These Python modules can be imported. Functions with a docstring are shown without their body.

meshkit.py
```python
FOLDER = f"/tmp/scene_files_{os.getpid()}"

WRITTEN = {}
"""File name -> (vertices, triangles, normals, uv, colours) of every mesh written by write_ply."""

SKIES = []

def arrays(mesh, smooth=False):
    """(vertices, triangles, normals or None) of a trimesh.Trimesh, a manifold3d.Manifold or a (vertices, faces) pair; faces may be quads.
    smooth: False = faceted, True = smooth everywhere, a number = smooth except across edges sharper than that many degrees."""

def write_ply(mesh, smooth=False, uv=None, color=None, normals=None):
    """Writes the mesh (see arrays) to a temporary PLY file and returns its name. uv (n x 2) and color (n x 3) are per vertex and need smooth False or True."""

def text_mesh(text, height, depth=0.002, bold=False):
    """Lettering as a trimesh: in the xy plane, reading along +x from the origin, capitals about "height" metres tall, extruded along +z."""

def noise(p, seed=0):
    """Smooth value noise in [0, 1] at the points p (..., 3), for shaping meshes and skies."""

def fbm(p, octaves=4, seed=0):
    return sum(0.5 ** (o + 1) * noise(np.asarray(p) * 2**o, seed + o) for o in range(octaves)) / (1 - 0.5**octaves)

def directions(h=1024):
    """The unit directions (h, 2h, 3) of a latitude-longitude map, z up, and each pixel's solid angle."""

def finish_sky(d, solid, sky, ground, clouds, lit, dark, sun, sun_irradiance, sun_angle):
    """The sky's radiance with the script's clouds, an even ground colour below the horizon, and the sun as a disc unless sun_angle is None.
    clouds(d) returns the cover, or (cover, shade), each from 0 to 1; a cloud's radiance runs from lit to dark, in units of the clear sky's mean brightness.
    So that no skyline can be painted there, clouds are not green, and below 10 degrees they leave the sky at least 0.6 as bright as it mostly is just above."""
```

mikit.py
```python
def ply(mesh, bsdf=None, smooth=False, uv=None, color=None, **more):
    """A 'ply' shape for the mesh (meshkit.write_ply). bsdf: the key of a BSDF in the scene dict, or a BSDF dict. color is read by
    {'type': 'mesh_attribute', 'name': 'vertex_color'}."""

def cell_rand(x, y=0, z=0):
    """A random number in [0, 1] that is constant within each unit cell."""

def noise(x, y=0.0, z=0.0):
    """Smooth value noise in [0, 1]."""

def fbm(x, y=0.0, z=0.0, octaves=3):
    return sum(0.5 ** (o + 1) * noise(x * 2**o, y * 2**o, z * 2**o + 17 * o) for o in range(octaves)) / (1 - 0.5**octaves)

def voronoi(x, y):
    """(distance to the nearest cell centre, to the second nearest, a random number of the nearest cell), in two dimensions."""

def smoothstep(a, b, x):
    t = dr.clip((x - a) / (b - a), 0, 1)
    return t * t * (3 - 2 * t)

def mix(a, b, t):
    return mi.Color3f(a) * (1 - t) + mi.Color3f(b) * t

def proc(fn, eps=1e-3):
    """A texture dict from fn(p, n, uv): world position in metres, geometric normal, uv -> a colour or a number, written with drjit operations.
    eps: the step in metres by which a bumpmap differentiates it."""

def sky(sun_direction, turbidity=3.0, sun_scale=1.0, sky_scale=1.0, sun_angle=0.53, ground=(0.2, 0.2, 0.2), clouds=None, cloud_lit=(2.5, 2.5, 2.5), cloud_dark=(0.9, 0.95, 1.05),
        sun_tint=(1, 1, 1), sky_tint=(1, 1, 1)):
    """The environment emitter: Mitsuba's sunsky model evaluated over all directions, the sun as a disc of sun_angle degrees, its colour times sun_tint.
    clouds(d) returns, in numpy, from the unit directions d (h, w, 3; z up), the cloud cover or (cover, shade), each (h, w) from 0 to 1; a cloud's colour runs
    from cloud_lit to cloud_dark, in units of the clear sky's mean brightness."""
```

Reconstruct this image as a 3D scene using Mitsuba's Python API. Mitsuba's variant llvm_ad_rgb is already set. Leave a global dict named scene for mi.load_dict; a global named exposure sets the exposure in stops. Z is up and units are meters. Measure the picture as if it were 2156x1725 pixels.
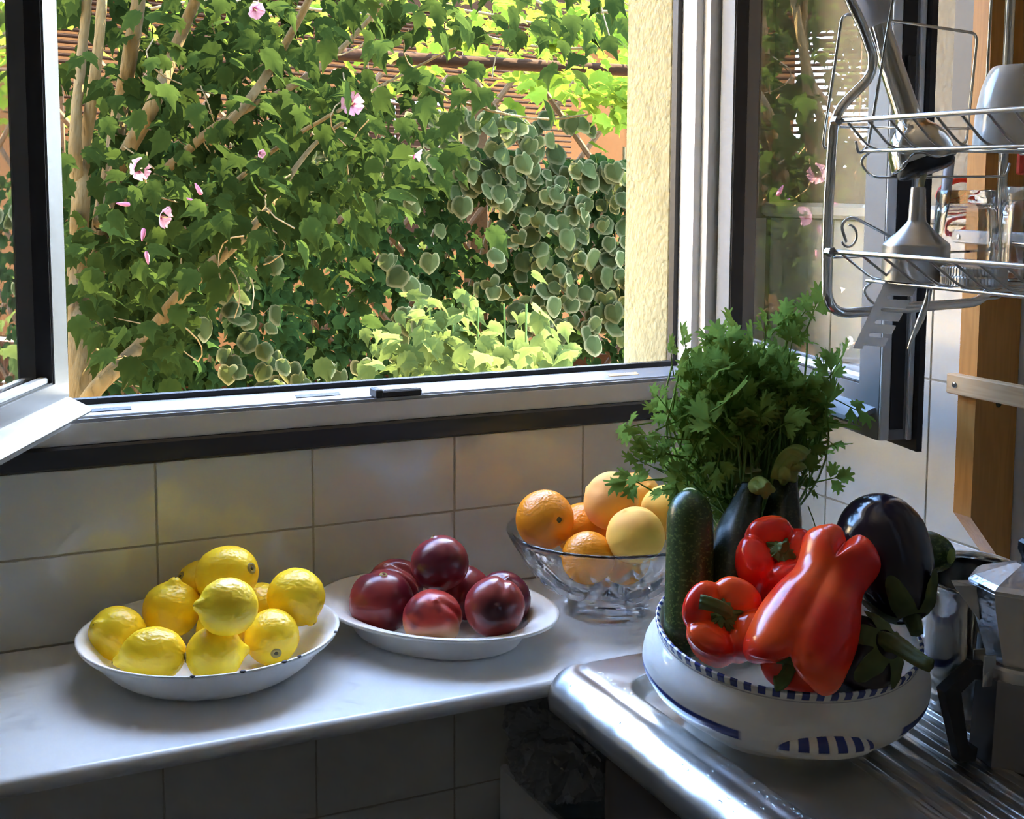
import math, random
import numpy as np, trimesh, mitsuba as mi, mikit, meshkit
import drjit as dr
from mikit import noise, fbm, voronoi, smoothstep, mix, proc, cell_rand

# ---------------------------------------------------------------- camera, sky, sun, exposure
PI = math.pi
T4 = mi.ScalarTransform4f
YAW, PITCH, ROLL = math.radians(25.1785), math.radians(5.9796), math.radians(.2287)
EYE = np.array([-1.1785, -1.5895, 1.4587])
FW = np.array([math.sin(YAW) * math.cos(PITCH), math.cos(YAW) * math.cos(PITCH), -math.sin(PITCH)])
RT = np.array([math.cos(YAW), -math.sin(YAW), 0.0]); UP = np.cross(RT, FW)
RT, UP = RT * math.cos(ROLL) + UP * math.sin(ROLL), UP * math.cos(ROLL) - RT * math.sin(ROLL)
M = np.eye(4); M[:3, 0], M[:3, 1], M[:3, 2], M[:3, 3] = -RT, UP, FW, EYE
scene, labels = {}, {}
scene['camera'] = {'type': 'perspective', 'fov': math.degrees(2 * math.atan(1078 / 2688.05)), 'fov_axis': 'x',
                   'principal_point_offset_y': -(670.33 - 862.5) / 1725, 'near_clip': .05, 'far_clip': 200.0, 'to_world': T4(M)}
SUN = np.array([.60, .10, .79]); SUN = SUN / np.linalg.norm(SUN)
def cover(d):
    return np.clip((meshkit.fbm(d * 2.3 + 7.1, 4, 3) - .50) * 3.0, 0, .6)
scene['sky'] = mikit.sky(SUN, turbidity=3.0, sun_scale=0.0, sky_scale=6.8, sky_tint=(1.0, 1.0, 1.0), ground=(.18, .17, .13), clouds=cover, cloud_lit=(1.6, 1.6, 1.6), cloud_dark=(1.1, 1.15, 1.2))
scene['sun'] = {'type': 'directional', 'direction': (-SUN).tolist(), 'irradiance': {'type': 'rgb', 'value': [3.6, 2.95, 1.85]}}
exposure = 4.6

# ---------------------------------------------------------------- mesh helpers
rng = np.random.default_rng(11)
def cat(ms): return trimesh.util.concatenate([m for m in ms])
def rbox(x0, x1, y0, y1, z0, z1, b=.002):
    """A box with chamfered edges."""
    import manifold3d as m3
    b = min(b, .45 * min(x1 - x0, y1 - y0, z1 - z0))
    p = []
    for k in range(3):
        i = [b, b, b]; i[k] = 0
        for sx in (x0 + i[0], x1 - i[0]):
            for sy in (y0 + i[1], y1 - i[1]):
                for sz in (z0 + i[2], z1 - i[2]): p.append((sx, sy, sz))
    m = m3.Manifold.hull_points(np.array(p)).to_mesh()
    return trimesh.Trimesh(m.vert_properties[:, :3], m.tri_verts, process=False)
def hull(pts):
    return trimesh.convex.convex_hull(np.asarray(pts, float))
def tube(path, rad, sides=10, cap=True):
    p = np.asarray(path, float); n = len(p)
    r = np.broadcast_to(np.asarray(rad, float), (n,))
    t = np.gradient(p, axis=0); t /= np.linalg.norm(t, axis=1, keepdims=True) + 1e-12
    a = np.cross(t[0], [0, 0, 1.0] if abs(t[0][2]) < .9 else [1.0, 0, 0]); a /= np.linalg.norm(a)
    A = [a]
    for i in range(1, n):
        a = A[-1] - t[i] * (A[-1] @ t[i]); A.append(a / (np.linalg.norm(a) + 1e-12))
    A = np.array(A); B = np.cross(t, A); ang = np.arange(sides) * 2 * PI / sides
    v = p[:, None] + r[:, None, None] * (np.cos(ang)[None, :, None] * A[:, None] + np.sin(ang)[None, :, None] * B[:, None])
    v = v.reshape(-1, 3); f = []
    for i in range(n - 1):
        for j in range(sides):
            k = (j + 1) % sides
            f += [[i * sides + j, i * sides + k, (i + 1) * sides + k], [i * sides + j, (i + 1) * sides + k, (i + 1) * sides + j]]
    if cap:
        v = np.vstack([v, p[:1], p[-1:]]); c0, c1 = n * sides, n * sides + 1
        for j in range(sides):
            k = (j + 1) % sides
            f += [[c0, k, j], [c1, (n - 1) * sides + j, (n - 1) * sides + k]]
    return trimesh.Trimesh(v, np.array(f), process=False)
def spline(pts, n=24):
    from scipy.interpolate import CubicSpline
    p = np.asarray(pts, float); s = np.r_[0, np.cumsum(np.linalg.norm(np.diff(p, axis=0), axis=1))]
    return CubicSpline(s, p)(np.linspace(0, s[-1], n))
def fillet(pts, r, n=6):
    """A polyline with its inner corners rounded."""
    p = [np.asarray(q, float) for q in pts]; out = [p[0]]
    for a, b, c in zip(p, p[1:], p[2:]):
        u, w = a - b, c - b; lu, lw = np.linalg.norm(u), np.linalg.norm(w)
        d = min(r, .48 * lu, .48 * lw); s, e = b + u / lu * d, b + w / lw * d
        for k in range(n + 1):
            q = k / n; out.append((1 - q) ** 2 * s + 2 * q * (1 - q) * b + q * q * e)
    return np.array(out + [p[-1]])
def lathe(prof, n=64, closed_ends=True, disp=None, uv=False):
    """Rotates the profile [(r, z)...] about z. disp(angle, i, r, z) -> (r, z)."""
    prof = np.asarray(prof, float); m = len(prof)
    ang = np.arange(n + 1) * 2 * PI / n
    R = np.repeat(prof[:, 0][:, None], n + 1, 1); Zz = np.repeat(prof[:, 1][:, None], n + 1, 1)
    if disp is not None: R, Zz = disp(ang[None, :], np.arange(m)[:, None] / (m - 1), R, Zz)
    v = np.stack([R * np.cos(ang), R * np.sin(ang), Zz + 0 * ang], -1).reshape(-1, 3)
    L = np.r_[0, np.cumsum(np.linalg.norm(np.diff(prof, axis=0), axis=1))]; L = L / L[-1]
    w = np.stack([np.repeat((ang / (2 * PI))[None], m, 0), np.repeat(L[:, None], n + 1, 1)], -1).reshape(-1, 2)
    i, j = np.meshgrid(np.arange(m - 1), np.arange(n), indexing='ij'); a = i * (n + 1) + j
    q = np.stack([a, a + 1, a + n + 2, a + n + 1], -1).reshape(-1, 4)
    f = np.vstack([q[:, [0, 1, 2]], q[:, [0, 2, 3]]])
    if not uv:
        mesh = trimesh.Trimesh(v, f, process=False); mesh.merge_vertices(digits_vertex=7)
        mesh.update_faces(mesh.nondegenerate_faces()); return mesh
    return trimesh.Trimesh(v, f, process=False), w
def smooth_prof(pts, n=60):
    from scipy.interpolate import PchipInterpolator
    p = np.asarray(pts, float); s = np.r_[0, np.cumsum(np.linalg.norm(np.diff(p, axis=0), axis=1))]
    q = np.linspace(0, s[-1], n); return np.stack([PchipInterpolator(s, p[:, 0])(q), PchipInterpolator(s, p[:, 1])(q)], -1)
def extrude(poly, axis, a0, a1):
    """Extrudes a 2-D outline between a0 and a1 along the axis (0: outline is (y, z), 1: (x, z), 2: (x, y))."""
    from shapely.geometry import Polygon
    m = trimesh.creation.extrude_polygon(poly if hasattr(poly, 'exterior') else Polygon(poly), a1 - a0, engine='earcut')
    v = m.vertices.copy(); v[:, 2] += a0
    order = {0: (2, 0, 1), 1: (0, 2, 1), 2: (0, 1, 2)}[axis]
    m = trimesh.Trimesh(v[:, order], m.faces, process=False); m.fix_normals(); return m
def frame_from(axis, hint=(0, 0, 1)):
    """A rotation whose z column is the axis."""
    z = np.asarray(axis, float); z = z / np.linalg.norm(z)
    x = np.cross(hint, z)
    if np.linalg.norm(x) < 1e-6: x = np.cross((1, 0, 0), z)
    x /= np.linalg.norm(x); return np.stack([x, np.cross(z, x), z], 1)
def mat(rot=None, loc=(0, 0, 0), s=1.0):
    m = np.eye(4); m[:3, :3] = (np.eye(3) if rot is None else np.asarray(rot)) * s; m[:3, 3] = loc; return m
def rotz(a): c, s = math.cos(a), math.sin(a); return np.array([[c, -s, 0], [s, c, 0], [0, 0, 1.0]])
def rotx(a): c, s = math.cos(a), math.sin(a); return np.array([[1.0, 0, 0], [0, c, -s], [0, s, c]])
def roty(a): c, s = math.cos(a), math.sin(a); return np.array([[c, 0, s], [0, 1.0, 0], [-s, 0, c]])
def moved(mesh, m):
    o = mesh.copy(); o.vertices = o.vertices @ m[:3, :3].T + m[:3, 3]; return o

# ---------------------------------------------------------------- naming
COUNT = {}
def key_for(name, parent=None):
    base = (parent + '__' if parent else '') + name
    n = COUNT.get(base, 0); COUNT[base] = n + 1
    return base if n == 0 else f'{base}_{n:03d}'
def thing(name, label, category, group=None):
    k = key_for(name); labels[k] = {'label': label, 'category': category}
    if group: labels[k]['group'] = group
    return k
def structure(name, mesh=None, bsdf=None, smooth=False, label=None, **kw):
    k = key_for(name); labels[k] = {'kind': 'structure'}
    if label: labels[k]['label'] = label
    if mesh is not None: scene[k] = mikit.ply(mesh, bsdf, smooth=smooth, **kw)
    return k
def part(parent, name, mesh, bsdf, smooth=30, m=None, label=None, stuff=False, uv=None, color=None):
    k = key_for(name, parent)
    d = mesh if isinstance(mesh, dict) else mikit.ply(mesh, bsdf, smooth=smooth, uv=uv, color=color)
    if m is not None: d = {**d, 'to_world': T4(np.asarray(m, float))}
    scene[k] = d
    if label or stuff: labels[k] = {}
    if label: labels[k]['label'] = label
    if stuff: labels[k]['kind'] = 'stuff'
    return k

# ---------------------------------------------------------------- materials
def rgb(*c): return {'type': 'rgb', 'value': list(c)}
def prin(col, rough=.5, spec=.5, metal=0.0, two=True, **kw):
    c = col if isinstance(col, dict) else rgb(*col)
    b = {'type': 'principled', 'base_color': c, 'roughness': rough, 'specular': spec, 'metallic': metal, **kw}
    return {'type': 'twosided', 'nested': b} if two else b
def bumped(b, fn, scale, eps=1e-3):
    inner = b['nested'] if b['type'] == 'twosided' else b
    return {'type': 'twosided', 'nested': {'type': 'bumpmap', 'arbitrary': proc(fn, eps), 'scale': scale, 'nested_bsdf': inner}}
def mt(name, b): scene[name] = b; return name
VC = {'type': 'mesh_attribute', 'name': 'vertex_color'}

mt('m_tile', bumped(prin(proc(lambda p, n, uv: mix((.55, .545, .50), (.60, .595, .55), fbm(p.x * 3, p.y * 3, p.z * 3))), .12, .5, clearcoat=.0),
   lambda p, n, uv: fbm(p.x * 9, p.y * 9 + 3, p.z * 9, 2), .006, 4e-3))
mt('m_grout', prin((.36, .33, .27), .9, .2))
mt('m_plaster', bumped(prin(proc(lambda p, n, uv: mix((.34, .30, .22), (.39, .35, .27), fbm(p.x * 6, p.y * 6, p.z * 6))), .9, .2),
   lambda p, n, uv: fbm(p.x * 160, p.y * 160, p.z * 160, 3), .004))
mt('m_roomwall', prin((.74, .71, .66), .9, .2))
mt('m_ceiling', prin((.80, .79, .76), .9, .2))
mt('m_floor', prin((.085, .065, .05), .6, .3))
mt('m_render', bumped(prin(proc(lambda p, n, uv: mix((.235, .212, .122), (.205, .182, .102), smoothstep(.45, .75, fbm(p.x * 40, p.y * 40, p.z * 14, 4)))), .95, .1),
   lambda p, n, uv: fbm(p.x * 120, p.y * 120, p.z * 120, 3), .006))
mt('m_mug', prin((.56, .52, .45), .12, .5)); mt('m_casing', prin((.20, .19, .17), .5, .3))
mt('m_white_shaded', prin((.175, .18, .185), .28, .5))  # same lacquer as m_white, shade put into the colour against strong daylight
mt('m_white', prin((.54, .53, .51), .28, .5))
mt('m_pearl', prin((.56, .57, .58), .35, .5))
mt('m_black', prin((.012, .012, .013), .45, .4))
mt('m_sillblack', bumped(prin((.018, .018, .02), .38, .5), lambda p, n, uv: fbm(p.x * 14, p.y * 60, p.z * 60, 2), .002))
mt('m_glass', {'type': 'thindielectric', 'int_ior': 1.5})
def marble(p, n, uv):
    w = fbm(p.x * 5, p.y * 5, p.z * 5, 4)
    v = dr.abs(fbm(p.x * 7 + 3 * w, p.y * 13 + 2 * w, p.z * 7, 4) - .5)
    g = fbm(p.x * 22, p.y * 22, 3.0, 3)
    c = mix((.60, .62, .63), (.54, .56, .57), smoothstep(.3, .7, w))
    return mix(c, (.38, .39, .40), (1 - smoothstep(.0, .05, v)) * smoothstep(.5, .8, g) * .45)
mt('m_marble', prin(proc(marble), .22, .5))
def steelrough(p, n, uv): return .20 + .22 * fbm(p.x * 18, p.y * 18, p.z * 18, 3)
mt('m_steel', bumped(prin((.64, .63, .61), proc(steelrough), .5, 1.0), lambda p, n, uv: fbm(p.x * 30, p.y * 30, p.z * 30, 2), .0022, 2e-3))
mt('m_chrome', prin((.72, .71, .69), .07, .5, 1.0))
mt('m_wire', prin((.60, .58, .55), .22, .5, 1.0))
mt('m_brushed', prin((.55, .53, .50), .32, .5, 1.0))
mt('m_alu_shaded', bumped(prin((.20, .195, .19), .34, .5, 1.0), lambda p, n, uv: fbm(p.x * 60, p.y * 60, p.z * 60, 2), .001))  # boiler aluminium darkened: reflection of a dark room put into the colour
mt('m_bag', prin((.24, .24, .24), .35, .4))
mt('m_alu', bumped(prin((.56, .56, .56), .30, .5, 1.0), lambda p, n, uv: fbm(p.x * 300, p.y * 300, p.z * 300, 2), .0006))
def woodfn(a, b, sx, sy, sz):
    def fn(p, n, uv):
        r = fbm(p.x * sx, p.y * sy, p.z * sz, 4); s = .5 + .5 * dr.sin(40 * r + 60 * (p.x + p.y))
        return mix(a, b, .7 * r + .3 * s)
    return fn
mt('m_plank', prin(proc(woodfn((.40, .165, .032), (.54, .26, .065), 60, 60, 4)), .45, .4))
mt('m_batten', prin(proc(woodfn((.62, .40, .20), (.78, .58, .34), 60, 5, 60)), .55, .3))
mt('m_greypl', prin((.30, .29, .30), .45, .4))
mt('m_blackpl', prin((.014, .014, .014), .35, .4))
mt('m_redpl', prin((.70, .06, .03), .4, .4))
mt('m_ceramic', prin((.74, .72, .68), .12, .5))

# ================================================================ the room
ZT = [.0114, .2114, .4114, .6114, .8114, 1.0114, 1.2114, 1.4114]
WX0, WX1, WZ0, WZ1 = -1.088, -.078, 1.146, 2.30      # the window opening in the inner face
wb = structure('wall_back', cat([rbox(-2.6, WX0, .004, .18, 0, 2.7, .001), rbox(WX1, .20, .004, .18, 0, 2.7, .001),
                                 rbox(WX0, WX1, .004, .18, 0, 1.135, .001), rbox(WX0, WX1, .004, .18, WZ1, 2.7, .001)]), 'm_plaster')
wr = structure('wall_right', rbox(.004, .20, -3.4, .004, 0, 2.7, .001), 'm_plaster')
structure('wall_left', rbox(-2.7, -2.6, -3.4, .18, 0, 2.7, .001), 'm_roomwall')
structure('wall_front', rbox(-2.7, .20, -3.5, -3.4, 0, 2.7, .001), 'm_roomwall')
structure('ceiling', rbox(-2.7, .20, -3.5, .18, 2.7, 2.8, .001), 'm_ceiling')
structure('floor', rbox(-2.7, .20, -3.5, .18, -.05, 0, .001), 'm_floor')
G = .0012
tile_cache = {}
def tile_mesh(w, h):
    """A glazed tile lying in the xz plane, its face towards -y, with pillowed edges."""
    k = (round(w, 4), round(h, 4))
    if k not in tile_cache:
        tile_cache[k] = mikit.ply(rbox(G, w - G, .0006, .0024, G, h - G, .0009), 'm_tile', smooth=False)
    return tile_cache[k]
part(wb, 'grout_bed', rbox(-2.2, -.001, .0022, .0038, .0114, 1.1165, .0004), 'm_grout')
part(wr, 'grout_bed', rbox(.0022, .0038, -1.5475, .001, .82, 1.4114, .0004), 'm_grout')
xs = [0.0, -.1174] + [-.3174 - .2 * i for i in range(9)]
for i in range(len(xs) - 1):
    for j in range(len(ZT) - 1):
        x0, x1, z0, z1 = xs[i + 1], xs[i], ZT[j], ZT[j + 1]
        pieces = [(x0, x1, z0, z1)]
        if z0 < .89 < z1: pieces = [(x0, x1, z0, .879), (x0, x1, .901, z1)]
        for a, b, c, d in pieces:
            if c > 1.0: 
                if i == 0 and c < 1.2: d2 = 1.1165
                elif c < 1.2: d2 = 1.1165
                else: continue
                d = d2
            part(wb, 'tile', tile_mesh(b - a, d - c), None, m=mat(None, (a, 0, c)))
part(wb, 'tile', tile_mesh(.072, .2114 - .0), None, m=mat(None, (-.076, 0, 1.2)))
ys = [0.0, -.1475] + [-.3475 - .2 * i for i in range(6)]
R90 = rotz(-PI / 2)          # local x runs along -y, the face looks to -x
for i in range(len(ys) - 1):
    for j in range(4, len(ZT) - 1):
        z0, z1 = ZT[j], ZT[j + 1]
        if j == 4: z0 = .901
        part(wr, 'tile', tile_mesh(ys[i] - ys[i + 1], z1 - z0), None, m=mat(R90, (0, ys[i], z0)))
for i in range(len(ys) - 1):     # rounded cap tiles that close the tiled field
    L = ys[i] - ys[i + 1]
    prof = [(.003, 1.4125), (-.008, 1.4125), (-.016, 1.418), (-.016, 1.429), (-.008, 1.4345), (.003, 1.4345)]
    part(wr, 'cap_tile', extrude(prof, 1, ys[i + 1] + .0008, ys[i] - .0008), 'm_tile', smooth=30)
structure('baseboard_right', rbox(-.012, 0.0, -3.4, -1.2, 0, .08, .003), 'm_pearl')

# ---------------------------------------------------------------- window frame
wf = structure('window_1', label='white aluminium window frame with black rubber seal')
def frame_ring(x0, x1, z0, z1, wl, wrr, wb_, wt):
    from shapely.geometry import box
    return box(x0, z0, x1, z1).difference(box(x0 + wl, z0 + wb_, x1 - wrr, z1 - wt))
scene[wf] = mikit.ply(extrude(frame_ring(WX0, WX1, WZ0, WZ1, .05, .040, .026, .05), 1, -.006, .012), 'm_white')
part(wf, 'inner_frame', extrude(frame_ring(WX0, WX1, WZ0, WZ1, .062, .052, .022, .06), 1, .012, .062), 'm_pearl')
part(wf, 'sill_rail', extrude([(-.004, 1.1725), (-.0035, 1.1765), (-.001, 1.1765), (0, 1.1745), (.010, 1.1745), (.011, 1.1772), (.015, 1.1772), (.018, 1.1755), (.044, 1.1850), (.0495, 1.1850), (.0495, 1.1682), (.0122, 1.1682), (.0122, 1.1725)], 0, WX0 + .056, WX1 - .046), 'm_alupaint' if 'm_alupaint' in scene else mt('m_alupaint', prin((.25, .255, .265), .3, .4)), smooth=30)
part(wf, 'seal', extrude(frame_ring(WX0 + .058, WX1 - .046, 1.160, WZ1 - .05, .014, .014, .032, .014), 1, .050, .064), 'm_black')
sc_ = key_for('slot', wf)
for x, w, m_ in ((-.965, .05, 'm_black'), (-.70, .06, 'm_black'), (-.235, .05, 'm_batten')):
    part(wf, 'drain_slot', moved(rbox(-w / 2, w / 2, -.004, .004, -.0002, .0008, .0003), mat(rotx(.35), (x, .031, 1.1802))), m_)
kp = part(wf, 'keeper', cat([rbox(-.632, -.566, -.005, .010, 1.1768, 1.1860, .002), rbox(-.632, -.622, -.007, .020, 1.1768, 1.1885, .0015)]), 'm_black')
part(kp, 'catch_plate', rbox(-.618, -.572, .000, .012, 1.1861, 1.1872, .0005), 'm_pearl')
structure('trim_1', rbox(-2.3, -.03, -.012, .012, 1.1175, 1.1455, .003), 'm_sillblack', label='black sill strip below the window')
structure('trim_2', rbox(WX0 - .1, WX1 + .1, .062, .24, 1.135, 1.160, .003), 'm_marble', label='outer stone window sill')
# reveal of the outer wall
structure('wall_outside_right', cat([rbox(-.138, .6, .064, .20, .0, 3.0, .004)]), 'm_render')
structure('wall_outside_left', cat([rbox(-2.8, -1.04, .064, .20, .0, 3.0, .004)]), 'm_render')
structure('wall_outside_top', cat([rbox(-2.8, .6, .064, .22, 2.27, 3.2, .004), rbox(-3.0, .8, .0, .42, 3.2, 3.3, .01)]), 'm_render')

# ---------------------------------------------------------------- the two sashes, both opened into the room
def sash(name, label, H, u, n, W, edge):
    t = thing(name, label, 'window sash')
    m = np.eye(4); m[:3, 0], m[:3, 1], m[:3, 2], m[:3, 3] = (*u, 0), (*n, 0), (0, 0, 1), H
    flip = np.linalg.det(m[:3, :3]) < 0
    def put(p, name, mesh, b, smooth=30):
        o = moved(mesh, m)
        if flip: o.invert()
        return part(p, name, o, b, smooth)
    Hh = 1.10
    from shapely.geometry import box
    ring = box(0, 0, W, Hh).difference(box(.045, .058, W - .045, Hh - .07))
    put(t, 'frame', extrude(ring, 1, -.040, 0), 'm_white_shaded')
    gas = box(.043, .056, W - .043, Hh - .068).difference(box(.0475, .060, W - .0475, Hh - .0725))
    put(t, 'gasket', extrude(gas, 1, -.0205, -.002), 'm_black')
    put(t, 'glazing_bead', cat([rbox(.0476, W - .0476, -.018, -.006, .0585, .0665, .002)]), 'm_pearl')
    put(t, 'glass_pane', rbox(.045, W - .045, -.0215, -.0210, .058, Hh - .07, .0001), 'm_glass', False)
    drip = [(0, .037), (.004, .036), (.026, .025), (.0285, .021), (.027, .0185), (.0245, .021), (.004, .030), (0, .030)]
    put(t, 'drip_rail', extrude(drip, 0, .006, W - .006), 'm_white_shaded')
    lip = box(-.004, -.012, W + .014, Hh).difference(box(.02, .012, W - .012, Hh - .02))
    put(t, 'rubber_lip', extrude(lip, 1, -.048, -.041), 'm_black')
    if edge:
        put(t, 'edge_groove', rbox(W, W + .0012, -.031, -.014, .012, Hh, .0004), 'm_black')
        put(t, 'edge_rail', cat([rbox(W, W + .004, -.012, -.0005, 0, Hh, .001), rbox(W, W + .005, -.0405, -.034, 0, Hh, .001)]), 'm_pearl')
        for zz in (.34, .74): put(t, 'latch_bolt', rbox(W, W + .008, -.028, -.018, zz, zz + .09, .002), 'm_blackpl')
    return t
aL, aR = math.radians(25.0), math.radians(11.5)
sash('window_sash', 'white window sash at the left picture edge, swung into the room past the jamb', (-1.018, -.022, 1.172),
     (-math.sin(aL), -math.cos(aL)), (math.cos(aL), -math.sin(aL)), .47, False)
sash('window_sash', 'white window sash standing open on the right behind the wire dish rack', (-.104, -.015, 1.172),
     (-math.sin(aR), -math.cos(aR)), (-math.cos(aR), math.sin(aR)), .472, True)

# ================================================================ the garden
structure('ground', rbox(-14, 14, .25, 30, -.25, -.20, .001), mt('m_ground', prin(proc(lambda p, n, uv: mix((.34, .26, .17), (.48, .39, .27), fbm(p.x * 3, p.y * 3, 0))), .95, .1)))
def leafbsdf(col, trans=.5, rough=.42):
    return {'type': 'principledthin', 'base_color': col if isinstance(col, dict) else rgb(*col), 'roughness': rough, 'spec_trans': 0.0, 'diff_trans': trans, 'eta': 1.4}
mt('m_leaf', leafbsdf(VC, .7)); mt('m_vine', leafbsdf(VC, 1.1)); mt('m_petal', leafbsdf(VC, .8, .6)); mt('m_leafstalk', prin((.10, .17, .035), .6, .3))
mt('m_bark', bumped(prin(proc(lambda p, n, uv: mix((.045, .031, .012), (.125, .090, .036), fbm(p.x * 30, p.y * 30, p.z * 9, 4))), .85, .2), lambda p, n, uv: fbm(p.x * 70, p.y * 70, p.z * 16, 4), .012))
mt('m_twig', prin((.16, .12, .06), .8, .2))
mt('m_cane', prin(proc(woodfn((.085, .045, .02), (.14, .08, .038), 30, 30, 30)), .7, .2))
mt('m_board', prin(proc(woodfn((.075, .026, .008), (.11, .042, .014), 5, 40, 40)), .75, .2))
mt('m_slat', prin((.014, .0065, .0035), .85, .05))
mt('m_pole', bumped(prin(proc(lambda p, n, uv: mix((.016, .007, .004), (.045, .022, .013), fbm(p.x * 7, p.y * 30, p.z * 30, 4))), .8, .06), lambda p, n, uv: fbm(p.x * 30, p.y * 60, p.z * 60, 2), .004))

def polar(fn, n, fold=.18, curl=.25, margin=0, seed=0):
    """A leaf with its stalk at the origin and its tip along +y, one long, as (vertices, faces, edge) - edge 0 at the midrib, 1 at the margin."""
    a = np.linspace(-PI, PI, n, endpoint=False); r = np.array([fn(t) for t in a])
    out = np.stack([np.sin(a) * r, np.cos(a) * r + .42], -1)
    mid = np.array([[0, .0], [0, .42]])
    ks = (.62, margin) if margin else (.62,)
    v = np.vstack([[[0, .42]]] + [np.stack([np.sin(a) * r * q, np.cos(a) * r * q + .42], -1) for q in ks] + [out]); e = np.r_[0, np.full(n, .35), np.full(n, .36) if margin else [], np.ones(n)]
    f = []
    for i in range(n):
        j = (i + 1) % n; f += [[0, 1 + j, 1 + i]]
        for q in range(len(ks)): b = 1 + q * n; f += [[b + i, b + j, b + n + j], [b + i, b + n + j, b + n + i]]
    z = -fold * np.abs(v[:, 0]) - curl * (v[:, 1] - .3) ** 2 + .05 * np.sin(v[:, 0] * 9 + seed) * e
    return np.c_[v, z], np.array(f), e
def lobed(lobes, base=.36, k=2.0):
    """Radius by angle from the tip: lobes are (angle, length, width)."""
    def fn(t):
        r = base
        for a, L, w in lobes:
            d = abs((t - a + PI) % (2 * PI) - PI)
            r = max(r, L - (L - base * .55) * min(1, d / w) ** .75) if d < w else r
        return r
    return fn
IVY = polar(lobed([(0, .62, .55), (1.15, .50, .5), (-1.15, .50, .5), (2.25, .40, .45), (-2.25, .40, .45)], .30), 20)
BROAD = polar(lambda t: .40 + .16 * math.exp(-(t / .42) ** 2) + .05 * math.exp(-((abs(t) - 1.05) / .35) ** 2) - .16 * math.exp(-((abs(t) - PI) / .35) ** 2), 18, .42, .45, margin=.74, seed=2)
TOOTH = polar(lambda t: (lobed([(0, .66, .75), (1.0, .50, .5), (-1.0, .50, .5)], .33)(t)) * (1 + .10 * math.cos(11 * t)), 24, .25, .3, seed=4)
VINE = polar(lobed([(0, .60, .6), (1.2, .56, .6), (-1.2, .56, .6), (2.2, .46, .5), (-2.2, .46, .5)], .36), 20, .12, .15, seed=1)

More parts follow.
